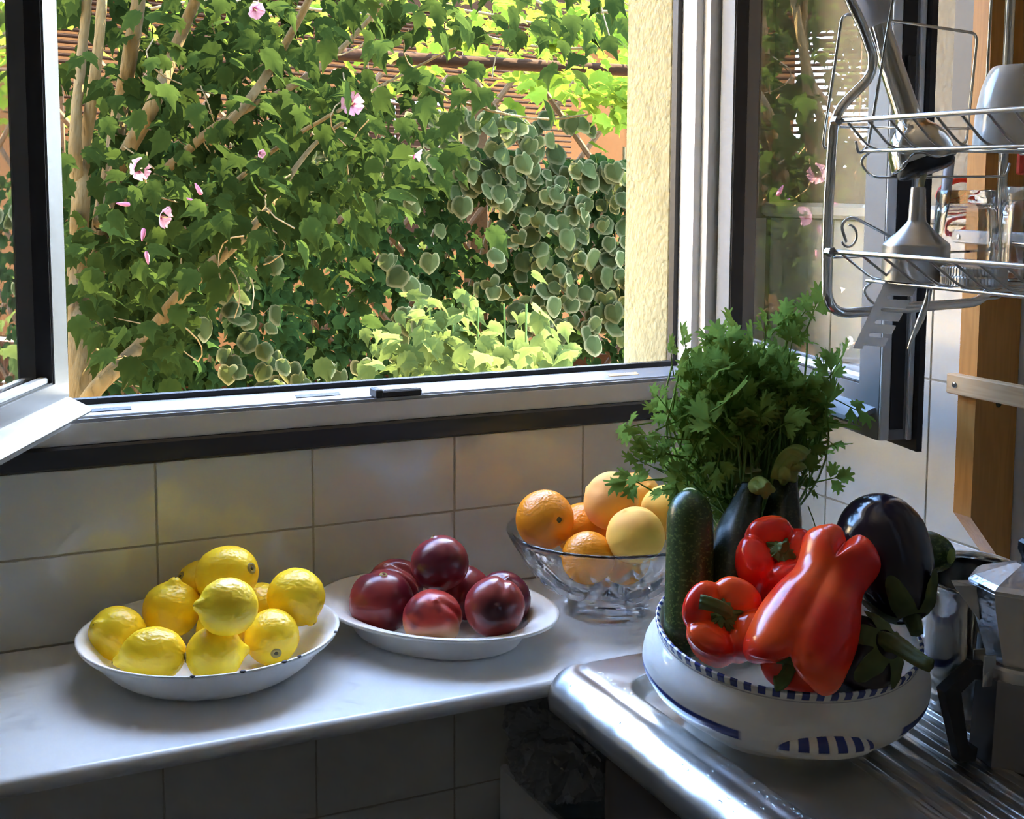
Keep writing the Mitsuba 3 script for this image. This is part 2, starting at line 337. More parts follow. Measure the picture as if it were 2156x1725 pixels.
DARK = {'ivy': .25, 'cream': .27, 'hibiscus': .145, 'vine': .50, 'shoot': .28, 'far': .18}
def leaf_colors(kind, e, g):
    """Vertex colours of one leaf: dark green ivy, ivy with cream margins, hibiscus, vine."""
    if kind == 'ivy': a, b = np.array([.055, .115, .030]), np.array([.075, .150, .042])
    elif kind == 'cream': a, b = np.array([.115, .155, .055]), np.array([.66, .63, .34])
    elif kind == 'hibiscus': a, b = np.array([.10, .175, .040]), np.array([.125, .205, .048])
    elif kind == 'vine': a, b = np.array([.22, .34, .035]), np.array([.26, .38, .045])
    else: a, b = np.array([.21, .31, .085]), np.array([.26, .36, .11])
    w = (e ** (6 if kind == 'cream' else 1))[:, None]
    if kind == 'cream': b = a + (b - a) * (.25 + .75 * ((g * 7.31) % 1))
    return np.clip((a * (1 - w) + b * w) * g * DARK[kind], 0, .9)
def leaf_rots(n, r, nrm, spread=.5, down=.8, droop=.35):
    """Rotations of n hanging leaves: the face towards nrm give or take, the tip down."""
    N = np.asarray(nrm, float) + r.normal(0, spread, (n, 3)); N /= np.linalg.norm(N, axis=1, keepdims=True)
    tip = np.stack([r.normal(0, .55, n), r.normal(0, .3, n), -down * np.ones(n) + r.normal(0, .3, n)], -1)
    tip -= N * (tip * N).sum(1, keepdims=True); tip /= np.linalg.norm(tip, axis=1, keepdims=True)
    return np.stack([np.cross(tip, N), tip, N], -1)
def merged(base, rots, locs, sizes, colors):
    v, f, e = base
    V = np.einsum('nij,kj->nki', rots * sizes[:, None, None], v) + locs[:, None]
    F = f[None] + (np.arange(len(locs)) * len(v))[:, None, None]
    return trimesh.Trimesh(V.reshape(-1, 3), F.reshape(-1, 3), process=False), np.asarray(colors).reshape(-1, 3)
variants = {}
def leaf_dict(kind, base, bsdf, i):
    k = (kind, i)
    if k not in variants:
        g = [.75, .9, 1.0, 1.15, 1.3, 1.5][i] 
        variants[k] = mikit.ply(trimesh.Trimesh(base[0], base[1], process=False), bsdf, smooth=True, color=leaf_colors(kind, base[2], g))
    return variants[k]
def foliage(parent, kind, base, bsdf, locs, rots, sizes, r, singles, name='leaf', stuffname='foliage'):
    """The leaves nearest to the house as parts, the rest joined."""
    order = np.argsort(locs[:, 1] + .25 * np.hypot(locs[:, 0] - .1, 0))
    vis = np.abs(locs[:, 0] - .1 - .25 * locs[:, 1] * .4) < 1.1
    order = np.r_[order[vis[order]], order[~vis[order]]]
    one, rest = order[:singles], order[singles:]
    for i in one:
        part(parent, name, leaf_dict(kind, base, bsdf, int(r.integers(6))), None, m=mat(rots[i], locs[i], sizes[i]))
    if len(rest):
        g = r.uniform(.7, 1.45, len(rest))
        cols = np.stack([leaf_colors(kind, base[2], q) for q in g])
        m_, c_ = merged(base, rots[rest], locs[rest], sizes[rest], cols)
        part(parent, stuffname, m_, bsdf, smooth=False if False else True, color=c_, stuff=True)

# ---- trellis fence with ivy
FY = 2.75
fence = thing('trellis_fence', 'diagonal cane trellis fence behind the ivy, with orange boards at its foot', 'fence')
for i in range(-14, 20):
    for s in (1, -1):
        x = i * .26; L = 1.95
        p0, p1 = np.array([x, FY + .03 * s, -.2]), np.array([x + s * L * .85, FY + .03 * s, L - .1])
        part(fence, 'cane', tube([p0, p1], .011, 6), 'm_cane')
for i, z in enumerate((-.10, .08, .26, .44, .62)):
    for k in range(6):
        x = -2.4 + k * .85 + (.4 if i % 2 else 0)
        part(fence, 'board', rbox(x, x + .83, FY + .10, FY + .125, z, z + .165, .004), 'm_board')
for x in (-2.2, -.75, .75, 2.2): part(fence, 'post', rbox(x - .035, x + .035, FY + .05, FY + .12, -.2, 1.80, .004), 'm_cane')

r = np.random.default_rng(5)
ivy = thing('ivy_hedge', 'dense hedge of dark small-leaved ivy covering the trellis', 'hedge')
n = 15000
X = np.r_[r.uniform(-3.2, 3.6, 5000), r.uniform(-1.3, 1.7, n - 5000)]; Zz = r.uniform(-.15, 1.72, n) 
top = 1.55 + .22 * (meshkit.fbm(np.c_[X * 1.3, X * 0, X * 0], 3, 2) - .5) * 2
holes = meshkit.fbm(np.c_[X * 2.2, Zz * 2.2, X * 0], 3, 9)
keep = (Zz < top) & ~((X > -.9) & (X < .15) & (Zz < .72) & (holes > .40)) & (holes < .80)
X, Zz = X[keep], Zz[keep]; n = len(X)
Y = FY - .05 - .26 * meshkit.fbm(np.c_[X * 2, Zz * 2, X * 0 + 3], 3, 4) - r.uniform(0, .05, n)
Y = np.where(r.uniform(0, 1, n) < .38, FY + .03 + .22 * r.uniform(0, 1, n), Y)
foliage(ivy, 'ivy', IVY, 'm_leaf', np.c_[X, Y, Zz], leaf_rots(n, r, (0, -1, .45), .38), r.uniform(.045, .085, n), r, 300)
stems = [tube(spline([(x, FY - .05, -.2), (x + r.normal(0, .15), FY - .1, .5), (x + r.normal(0, .2), FY - .12, 1.1), (x + r.normal(0, .3), FY - .15, 1.6)], 10), .006, 5) for x in np.linspace(-2.5, 3, 26)]
for s in stems[:20]: part(ivy, 'stem', s, 'm_twig', smooth=True)

iv2 = thing('variegated_ivy', 'variegated ivy with cream-edged drooping leaves hanging over the hedge', 'ivy')
P = []
for (x, z0, z1, w, k) in ((.95, 1.55, .95, .42, 260), (1.25, 1.4, .55, .16, 90), (.62, 1.72, 1.42, .35, 120), (.05, 1.62, 1.40, .3, 70), (.75, 1.05, .30, .05, 26), (-.10, .95, .55, .22, 60),
                          (.10, .62, .30, .26, 90), (-.35, .42, .18, .28, 60), (.28, 1.25, .8, .10, 26), (-.30, 1.25, .9, .12, 22)):
    P.append(np.c_[r.normal(x, w * .5, k), FY - .34 - r.uniform(0, .16, k), z0 + (z1 - z0) * r.uniform(0, 1, k) ** 1.2])
P = np.vstack(P); n = len(P)
foliage(iv2, 'cream', BROAD, 'm_leaf', P, leaf_rots(n, r, (.1, -1, .25), .35, 1.4), r.uniform(.055, .095, n), r, 300)

# ---- hibiscus shrub: trunks along measured axes, twigs, leaves, flowers
hib = thing('hibiscus_shrub', 'tall hibiscus shrub with several pale trunks and pink flowers on the left of the garden', 'shrub')
def hp(u, v, Zc):     # a point at the stated distance in front of the photograph's eye
    d = FW + RT * (u - 1078) / 2688.05 - UP * (v - 670.33) / 2688.05
    return EYE + d * Zc
TR = [('trunk', [(160, 1180, 60), (172, 860, 58), (168, 700, 54), (165, 560, 48), (170, 430, 42), (176, 330, 34), (190, 230, 25), (212, 40, 20), (218, -120, 18), (190, -320, 14)], 3.42),
      ('trunk', [(168, 430, 34), (160, 250, 24), (178, 60, 21), (186, -60, 19), (160, -260, 14)], 3.40),
      ('trunk', [(188, 900, 46), (192, 700, 44), (205, 520, 42), (228, 400, 40), (250, 250, 34), (275, 110, 30), (300, -60, 27), (330, -300, 18)], 3.52),
      ('trunk', [(215, 470, 36), (262, 330, 34), (322, 220, 29), (372, 95, 25), (425, -30, 21), (500, -260, 14)], 3.40),
      ('branch', [(180, 850, 36), (230, 790, 34), (290, 735, 31), (400, 600, 25), (540, 470, 18), (640, 330, 11), (760, 240, 7)], 3.30),
      ('branch', [(440, 300, 18), (500, 240, 20), (560, 160, 17), (640, 20, 14), (700, -120, 10)], 3.35),
      ('branch', [(260, 420, 24), (380, 330, 20), (480, 250, 17), (600, 190, 14), (760, 60, 10), (860, -60, 7)], 3.45),
      ('branch', [(500, 380, 12), (600, 300, 10), (700, 240, 8), (860, 150, 6), (960, 100, 5)], 3.25),
      ('branch', [(860, 150, 7), (960, 210, 7), (1040, 235, 6), (1130, 250, 5), (1240, 240, 4)], 3.30)]
for name, pts, Zc in TR:
    c = np.array([hp(u, v, Zc + .06 * math.sin(v * .01 + u)) for u, v, w in pts]); w = np.array([q[2] for q in pts]) * Zc / 2688 / 2
    k = 40; cs = spline(c, k); ws = np.interp(np.linspace(0, 1, k), np.linspace(0, 1, len(w)), w)
    tb = tube(cs, ws * (1 + .10 * (meshkit.noise(np.c_[cs * 9], 3) - .5)), 14)
    v = tb.vertices; v += (meshkit.noise(v * 45, 5)[:, None] - .5) * .006
    part(hib, name, tb, 'm_bark', smooth=True)
r = np.random.default_rng(21)
P = []
def blob(u, v, Zc, su, sv, sz, k):
    U, V, Q = r.normal(u, su, k), r.normal(v, sv, k), r.normal(Zc, sz, k)
    return np.array([hp(a, b, c) for a, b, c in zip(U, V, Q)])
for (u, v, su, sv, k) in ((260, 300, 90, 190, 240), (450, 120, 140, 110, 330), (650, 120, 140, 110, 300), (420, 350, 130, 90, 200), (600, 390, 130, 80, 170), (300, 470, 90, 70, 110), (480, 500, 100, 60, 80),
                          (290, 620, 60, 70, 100), (330, 690, 40, 50, 50), (240, 560, 50, 60, 50), (800, 260, 110, 60, 90), (720, 380, 60, 50, 60), (960, 40, 170, 60, 120), (1230, 30, 90, 50, 40),
                          (400, -200, 330, 110, 520), (900, -190, 330, 80, 240), (150, -100, 120, 160, 150), (190, 650, 40, 120, 26)):
    P.append(blob(u, v, 3.62, su, sv, .13, int(k * .62))); P.append(blob(u, v + 40, 3.2, su, sv, .10, int(k * (.10 if v < 320 and u < 500 else .26))))
P = np.vstack(P); P = P[P[:, 1] > .75]
def pixel(P):
    d = P - EYE; z = d @ FW; return 1078 + 2688.05 * (d @ RT) / z, 670.33 - 2688.05 * (d @ UP) / z
def thin_band(P):      # the pole stays in sight: few leaves hang before it
    pu, pv = pixel(P); return P[~((pu > 620) & (pv > 78) & (pv < 150) & (r.uniform(0, 1, len(P)) < .8))]
P = thin_band(P); n = len(P)
foliage(hib, 'hibiscus', TOOTH, 'm_leaf', P, leaf_rots(n, r, (.1, -.75, .65), .45, 1.0), r.uniform(.055, .095, n), r, 300)
tw = [tube(spline([q, q + (r.normal(0, .05), r.normal(0, .05), -.05), q + (r.normal(0, .08), r.normal(0, .08), -.13)], 6), .0022, 4) for q in P[::40]]
part(hib, 'twigs', cat(tw), 'm_twig', smooth=True, stuff=True)

def petal_mesh(L, W):
    U, V = np.meshgrid(np.linspace(0, 1, 9), np.linspace(-1, 1, 9), indexing='ij')
    w = W * (.25 + .95 * np.sin(U * 1.75) ** 1.1) * .5
    x = V * w * (1 + .05 * np.sin(9 * U)); y = U * L; z = .22 * L * U ** 1.6 + .10 * W * V * V + .05 * L * np.sin(5 * V + 9 * U) * U
    idx = np.arange(81).reshape(9, 9); q = np.stack([idx[:-1, :-1], idx[1:, :-1], idx[1:, 1:], idx[:-1, 1:]], -1).reshape(-1, 4)
    t = smooth01((U.ravel() - .08) / .36)[:, None]
    return np.stack([x, y, z], -1).reshape(-1, 3), np.vstack([q[:, [0, 1, 2]], q[:, [0, 2, 3]]]), np.array([.16, .006, .03]) * (1 - t) + np.array([.44, .23, .30]) * t
def smooth01(x): x = np.clip(x, 0, 1); return x * x * (3 - 2 * x)
pv, pf, pc = petal_mesh(.037, .029)
PETAL = mikit.ply(trimesh.Trimesh(pv, pf, process=False), 'm_petal', smooth=True, color=pc)
PISTIL = mikit.ply(tube([(0, 0, 0), (0, 0, .012), (0, .002, .026)], [.0022, .0030, .0020], 6), mt('m_pistil', prin((.50, .44, .26), .7, .2)), smooth=True)
for (u, v, Zc, face, spread, s) in ((291, 357, 3.12, (.35, -1, .1), 1, 1.0), (337, 455, 3.10, (.8, -.7, -.25), .8, 1.05), (740, 219, 3.12, (-.1, -1, .05), 1, 1.02), (868, 330, 3.10, (.9, -.35, -.2), .62, 1.0),
                                    (535, 18, 3.15, (.2, -1, -.5), .7, .9), (546, 322, 3.15, (.3, -1, -.2), .5, .55), (1352, 40, 3.4, (-.6, -.8, -.2), .8, .9)):
    F = frame_from(face); o = hp(u, v, Zc); s = s * .76
    fk = part(hib, 'flower', tube([(0, 0, -.014), (0, 0, .002)], [.0028, .005], 8), 'm_leafstalk', smooth=True, m=mat(F, o, s), label='pink five-petalled flower with a crimson throat')
    for k in range(5):
        part(fk, 'petal', PETAL, None, m=mat(F @ rotz(k * 2 * PI / 5 + .3) @ rotx(.1 + (1 - spread) * 1.1), o, s))
    part(fk, 'pistil', PISTIL, None, m=mat(F, o, s))
BUD = mikit.ply(lathe([(0, 0), (.005, .003), (.0062, .012), (.0045, .024), (.0015, .033), (0, .034)], 10), mt('m_bud', prin((.30, .10, .17), .6, .3)), smooth=True)
for (u, v, ax) in ((275, 431, (-1, .1, .1)), (425, 411, (-.5, 0, .9)), (418, 432, (-.8, 0, .5)), (303, 480, (-.2, -.2, -1)), (308, 528, (.1, -.1, -1))):
    part(hib, 'bud', BUD, None, m=mat(frame_from(ax), hp(u, v, 3.1), 1.0), label='closed pink bud')

# ---- sunlit shoots in front of the hedge
sh = thing('young_shoots', 'bright green young shoots with serrated leaves rising at the foot of the hedge', 'plant')
r = np.random.default_rng(31); P = []
for (u, v, su, sv, k) in ((960, 700, 60, 50, 60), (1060, 740, 70, 30, 50), (900, 770, 90, 40, 60), (1110, 690, 30, 50, 24), (860, 690, 30, 40, 16), (1000, 830, 130, 40, 70)):
    U, V, Q = r.normal(u, su, k), r.normal(v, sv, k), r.normal(3.25, .10, k); P.append(np.array([hp(a, b, c) for a, b, c in zip(U, V, Q)]))
P = np.vstack(P); n = len(P)
foliage(sh, 'shoot', TOOTH, 'm_leaf', P, leaf_rots(n, r, (.1, -.7, .75), .4, .9), r.uniform(.05, .085, n), r, 280)
for u in (955, 1000, 1060, 1100, 900): part(sh, 'stem', tube(spline([hp(u, 1150, 3.28), hp(u + 5, 900, 3.27), hp(u + r.normal(0, 10), 640, 3.25)], 10), .003, 5), 'm_leafstalk', smooth=True)

# ---- pole and vine canopy
pole = thing('pergola_pole', 'brown round pergola pole running level above the hedge', 'pole')
scene[pole] = mikit.ply(tube(spline([(-.03, 3.05, 1.945), (.6, 3.05, 1.935), (1.4, 3.05, 1.93), (2.8, 3.05, 1.94)], 20), .024, 14), 'm_pole', smooth=True)
vine = thing('grape_vine', 'yellow-green vine trained over the brown pole, lit through by the sun', 'vine')
r = np.random.default_rng(41); n = 2600
P = np.c_[r.uniform(-.6, 3.4, n), r.uniform(2.2, 3.8, n), 1.97 + .55 * r.uniform(0, 1, n) ** 1.5 - .28 * r.uniform(0, 1, n) ** 3]
right = smooth01((P[:, 0] - .2) / 1.0); P = P[r.uniform(0, 1, n) < .25 + .75 * right]; n = len(P)
hang = np.array([hp(a, b, c) for a, b, c in zip(r.normal(1230, 120, 240), r.normal(110, 55, 240), r.normal(4.6, .2, 240))])
hang2 = np.array([hp(a, b, c) for a, b, c in zip(r.normal(1330, 60, 90), r.normal(190, 40, 90), r.normal(4.5, .15, 90))])
P = np.vstack([P, hang, hang2]); near = P[:, 1] < 3.05; P = np.vstack([P[~near], thin_band(P[near])]); n = len(P)
foliage(vine, 'vine', VINE, 'm_vine', P, leaf_rots(n, r, (.0, -.5, .9), .5, .7), r.uniform(.05, .10, n), r, 300)
for k in range(9):
    x = -.4 + .4 * k
    part(vine, 'cane', tube(spline([(x, 3.05, 2.06), (x + .3, 2.9 + r.normal(0, .1), 2.10 + r.normal(0, .05)), (x + .7, 2.8 + r.normal(0, .2), 2.05 + r.normal(0, .06)), (x + 1.0, 2.7, 2.1)], 14), .006, 6), 'm_twig', smooth=True)

# ---- reed blind of the neighbour's pergola, hedge and house beyond the fence
bl = thing('reed_blind', 'dark brown slatted reed blind hanging behind the trellis', 'blind')
o = np.array([.1, 4.6, 0]); dx = np.array([.94, .34, 0])
for k in range(34):
    z = 2.42 - .021 * k - .0004 * k * k * .6
    part(bl, 'slat', tube([o - dx * 2.6 + (0, 0, z), o + dx * 2.6 + (0, 0, z - .02)], .0104 - .00010 * k, 6, True), 'm_slat', smooth=True)
for k in range(8): part(bl, 'cord', tube([o + dx * (-2.4 + k * .68) + (0, -.011, 2.44), o + dx * (-2.4 + k * .68) + (0, -.011, 1.62)], .003, 4), 'm_cane')
rf = thing('pergola_roof', "dark edge board and grey sheet roof of the neighbour's pergola", 'roof')
part(rf, 'fascia', moved(rbox(-2.7, 2.7, -.03, .03, 2.40, 2.56, .005), mat(rotz(math.atan2(.34, .94)), (.1, 4.62, 0))), 'm_slat')
part(rf, 'sheet', moved(rbox(-2.7, 2.7, .0, 2.2, 2.56, 2.60, .005), mat(rotz(math.atan2(.34, .94)), (.1, 4.62, 0))), 'm_slat')
nb = thing('added_pale_building', 'pale plastered building with white shutters, added out of view at the left to bounce warm light indoors', 'building')  # added out of view; its sunlit wall bounces warm light through the window
mt('m_paleplaster', prin(proc(lambda p, n, uv: mix((.56, .46, .32), (.62, .52, .37), fbm(p.x, p.y * 2, p.z * 2))), .9, .1))
part(nb, 'wall', rbox(-4.8, -4.0, .6, 7.5, -.2, 3.4, .01), 'm_paleplaster'); part(nb, 'roof', rbox(-4.9, -3.8, .5, 7.6, 3.41, 3.5, .01), 'm_slat')
for y in (2.0, 4.6):
    w_ = part(nb, 'window', rbox(-4.02, -3.97, y, y + .9, 1.0, 2.3, .01), 'm_white'); part(w_, 'shutter', rbox(-3.965, -3.94, y + .46, y + .88, 1.03, 2.27, .005), 'm_white'); part(w_, 'shutter', rbox(-3.965, -3.94, y + .02, y + .44, 1.03, 2.27, .005), 'm_white')
far = thing('far_hedge', 'sunlit hedge beyond the fence seen through gaps in the ivy', 'hedge')
r = np.random.default_rng(51); n = 2600
P = np.c_[r.uniform(-3, 5, n), r.uniform(5.6, 6.4, n), r.uniform(-.2, 1.62, n)]
foliage(far, 'far', TOOTH, 'm_vine', P, leaf_rots(n, r, (.3, -.6, .8), .5), r.uniform(.08, .14, n), r, 0)
hs = thing('neighbour_house', 'orange plastered house seen in gaps behind the hedge', 'house')
mt('m_orange', prin(proc(lambda p, n, uv: mix((.085, .034, .010), (.12, .054, .018), fbm(p.x * 2, p.y, p.z * 2))), .9, .1))
part(hs, 'wall', rbox(-2.5, 9, 9.0, 9.4, -.2, 2.9, .01), 'm_orange'); part(hs, 'roof', extrude([(8.6, 2.9), (9.4, 3.4), (10.2, 3.4), (10.2, 2.9)], 0, -2.8, 9.2), 'm_slat')
for x in (-1.0, 2.2, 5.0):
    w_ = part(hs, 'window', rbox(x, x + .9, 8.96, 9.02, .9, 2.2, .01), 'm_white'); part(w_, 'shutter', cat([rbox(x + .05, x + .44, 8.93, 8.955, .95, 2.15, .005), rbox(x + .46, x + .85, 8.93, 8.955, .95, 2.15, .005)]), 'm_slat')
for i, (x, y, s) in enumerate(((-4.6, 10.6, 1.1), (1.5, 13.5, 1.7))):
    tr = thing('far_tree', ['tree with a rounded crown far behind the left of the garden', 'tall tree rising behind the orange house', 'tree at the right of the orange house', 'tree beyond the orange house to the left'][i], 'tree')
    part(tr, 'trunk', tube([(x, y, -.2), (x + .1, y, 1.2 * s), (x, y, 2.4 * s)], [.13 * s, .10 * s, .05 * s], 8), 'm_bark', smooth=True)
    k = 1500; d = r.normal(0, 1, (k, 3)); d /= np.linalg.norm(d, axis=1, keepdims=True); rad = r.uniform(.6, 1, k)[:, None] ** .5
    Pq = np.array([x, y, 2.7 * s]) + d * rad * np.array([1.2, 1.2, .95]) * s
    foliage(tr, 'far', TOOTH, 'm_vine', Pq, leaf_rots(k, r, (.3, -.5, .8), .6), r.uniform(.12, .2, k), r, 0, stuffname='crown')

# ================================================================ worktop and sink
VL, VU, VC_ = RT, UP, -FW     # right, up and towards the viewer: used only to aim stalks and tips
def ax(a, b, c): 
    d = a * RT + b * UP - c * FW; return d / np.linalg.norm(d)
top = thing('marble_worktop', 'narrow grey-veined white marble worktop under the window', 'worktop')
prof = [(0, .9), (-.343, .9)] + [(-.343 - .009 * math.sin(q), .891 + .009 * math.cos(q)) for q in np.linspace(.2, PI - .2, 9)] + [(-.343, .88), (0, .88)]
scene[top] = mikit.ply(extrude([(y, z) for y, z in prof], 0, -2.3, -.001), 'm_marble', smooth=25)

sink = thing('steel_sink', 'stainless steel sink unit with rolled front edge and ribbed drainer', 'sink')
SX0, SX1, SY0, SY1 = -.553, -.004, -.335, -1.55
def sink_z(x, y, x0):
    d = x - x0; db = SY0 - y
    z = np.full_like(x, .911)
    R = .030; q = np.clip(1 - d / R, 0, 1); z -= R * (1 - np.sqrt(np.clip(1 - q * q, 0, 1)))
    q = np.clip(1 - db / .006, 0, 1); z -= .006 * (1 - np.sqrt(np.clip(1 - q * q, 0, 1)))
    z -= .0016 * np.exp(-((d - .042) / .006) ** 2)
    # the sunken drainer, with rounded corners
    cx, cy, hx, hy, rr = (-.490 - .045) / 2, (-.395 - 1.50) / 2, (.490 - .045) / 2, (1.50 - .395) / 2, .055
    ex, ey = np.abs(x - cx) - hx + rr, np.abs(y - cy) - hy + rr
    sd = np.hypot(np.maximum(ex, 0), np.maximum(ey, 0)) + np.minimum(np.maximum(ex, ey), 0) - rr
    inn = smooth01(-sd / .013); z -= .017 * inn
    g = (x + .33 - .10 * (y + .65)); ribs = smooth01((np.cos(2 * PI * g / .024) + .25) / .9)
    z += .0045 * ribs * smooth01((g + .045) / .01) * smooth01((-sd - .03) / .02) * smooth01((-.50 - y) / .02)
    return z
us = np.r_[np.linspace(0, .034, 22), np.linspace(.037, .10, 26), np.linspace(.1015, .549, 330)]
vs = np.r_[np.linspace(0, .008, 7), np.linspace(.012, .20, 90), np.linspace(.205, 1.215, 130)]
Ug, Vg = np.meshgrid(us, vs, indexing='ij')
yy = SY0 - Vg; rc = .028; x0 = SX0 + np.where(Vg < rc, rc - np.sqrt(np.clip(rc ** 2 - (rc - Vg) ** 2, 0, None)), 0)
xx = x0 + Ug * (SX1 - x0) / .549
zz = sink_z(xx, yy, x0)
def grid_mesh(X, Y, Zg):
    a, b = X.shape; idx = np.arange(a * b).reshape(a, b)
    q = np.stack([idx[:-1, :-1], idx[1:, :-1], idx[1:, 1:], idx[:-1, 1:]], -1).reshape(-1, 4)
    return trimesh.Trimesh(np.stack([X, Y, Zg], -1).reshape(-1, 3), np.vstack([q[:, [0, 2, 1]], q[:, [0, 3, 2]]]), process=False)
xx2 = np.vstack([xx[:1] + .010, xx[:1] + .002, xx]); yy2 = np.vstack([yy[:1], yy[:1], yy]); zz2 = np.vstack([zz[:1] - .014, zz[:1] - .010, zz])
part(sink, 'drainer', grid_mesh(xx2, yy2, zz2), 'm_steel', smooth=True)
up = [(-.040, .911), (-.022, .914), (-.012, .925), (-.009, .94), (-.009, .985), (-.0135, .991), (-.0135, .996), (-.006, 1.001), (-.001, 1.002), (-.001, .905), (-.04, .905)]
part(sink, 'upstand', extrude(up, 1, SY1, SY0 - .02), 'm_steel', smooth=40)
part(sink, 'sealing_strip', extrude([(-.020, 1.0015), (-.013, 1.0075), (-.001, 1.010), (-.001, 1.0015)], 1, SY1, SY0 - .02), 'm_white', smooth=30)
drops = thing('water_drops', 'scattered water drops on the steel sink edge', 'water')
labels[drops]['kind'] = 'stuff'
r = np.random.default_rng(77); dm = []
for k in range(110):
    y = -.36 - .42 * r.uniform(0, 1); x = -.553 + (.045 + .05 * r.uniform()) if k % 4 else -.553 + .012 + .03 * r.uniform()
    if x > -.492: x = -.494 - .004 * r.uniform()
    zc = float(sink_z(np.array([x]), np.array([y]), np.array([SX0 + (rc - math.sqrt(max(rc ** 2 - (rc - min(rc, SY0 - y)) ** 2, 0)))]))[0])
    s = r.uniform(.0006, .0018); m_ = trimesh.creation.icosphere(2, 1.0); m_.vertices *= (s, s * r.uniform(1, 2), .55 * s); m_.vertices += (x, y, zc); dm.append(m_)
scene[drops] = mikit.ply(cat(dm), mt('m_water', {'type': 'dielectric', 'int_ior': 1.33}), smooth=True)

# ================================================================ dishes on the worktop
mt('m_enamel', prin((.74, .75, .74), .13, .5)); mt('m_chip', prin((.05, .05, .06), .6, .3))
dish = thing('enamel_dish', 'round white enamel dish holding the lemons', 'dish')
R0 = .1455
dp = smooth_prof([(0, .004), (.06, .004), (.092, .0055), (.113, .017), (.131, .035), (.143, .0455), (R0, .0485), (R0 + .0028, .0475), (R0 + .0016, .0445), (.132, .030), (.113, .011), (.096, .001), (.088, 0), (0, 0)], 90)
scene[dish] = mikit.ply(lathe(dp, 128), 'm_enamel', smooth=True, to_world=T4(mat(None, (-.8852, -.1500, .9004))))
for a, s in ((-1.22, .004), (-1.08, .003), (-1.55, .0035), (-.52, .0032), (-1.9, .003)):
    part(dish, 'chip', moved(trimesh.creation.icosphere(1, 1.0), np.diag([s, s * .6, .0016, 1.0])), 'm_chip', smooth=True, m=mat(rotz(a + PI / 2), (-.8852 + (R0 + .0012) * math.cos(a), -.15 + (R0 + .0012) * math.sin(a), .9482)))
plate = thing('oval_dish', 'oval white dish with a wide rim holding the dark nectarines', 'dish')
A_, B_ = .1635, .1215
pp = smooth_prof([(0, .005), (.50, .005), (.60, .0065), (.68, .013), (.735, .026), (.78, .0335), (.90, .0385), (.985, .0415), (1.0, .0400), (.985, .0372), (.90, .0338), (.79, .0285), (.745, .020), (.70, .008), (.66, .001), (.62, 0), (0, 0)], 90)
pm = lathe(pp, 128); pm.vertices *= (A_, B_, 1.0)
scene[plate] = mikit.ply(pm, 'm_ceramic', smooth=True, to_world=T4(mat(rotz(-1.0016), (-.6066, -.1555, .9004))))

# ---- lemons
def lemoncol(p, n, uv): return mix((.86, .56, .012), (.95, .70, .025), smoothstep(.35, .7, fbm(p.x * 26, p.y * 26, p.z * 26, 3)))
mt('m_lemon', bumped(prin(proc(lemoncol), .36, .5), lambda p, n, uv: fbm(p.x * 330, p.y * 330, p.z * 330, 2) + .7 * fbm(p.x * 90, p.y * 90, p.z * 90, 2), .0011))
mt('m_scar', prin((.30, .24, .09), .8, .2)); mt('m_scardark', prin((.10, .085, .05), .8, .2))
lp = smooth_prof([(0, -1.02), (.10, -1.02), (.20, -1.0), (.42, -.93), (.68, -.76), (.90, -.45), (.99, -.12), (1.0, .08), (.96, .35), (.83, .62), (.62, .83), (.40, .97), (.26, 1.06), (.18, 1.17), (.10, 1.235), (0, 1.25)], 44)
def lemon_mesh(seed):
    m = lathe(lp, 36); v = m.vertices
    m.vertices = v * (1 + .05 * (meshkit.fbm(v * 1.7 + seed * 9, 2, seed) - .5)[:, None] + .018 * (meshkit.noise(v * 6 + seed, seed)[:, None] - .5)); return m
LEM = [mikit.ply(lemon_mesh(s), 'm_lemon', smooth=True) for s in range(4)]
SCAR = mikit.ply(lathe([(0, .0), (.05, .004), (.10, .03), (.15, .05), (.20, .02), (.21, -.03)], 12), 'm_scar', smooth=True)
STAR = mikit.ply(lathe([(0, .045), (.06, .05), (.075, .02), (.08, -.02)], 8), 'm_scardark', smooth=True)
TIP = mikit.ply(lathe([(0, .03), (.03, .02), (.045, -.02)], 8), 'm_scardark', smooth=True)
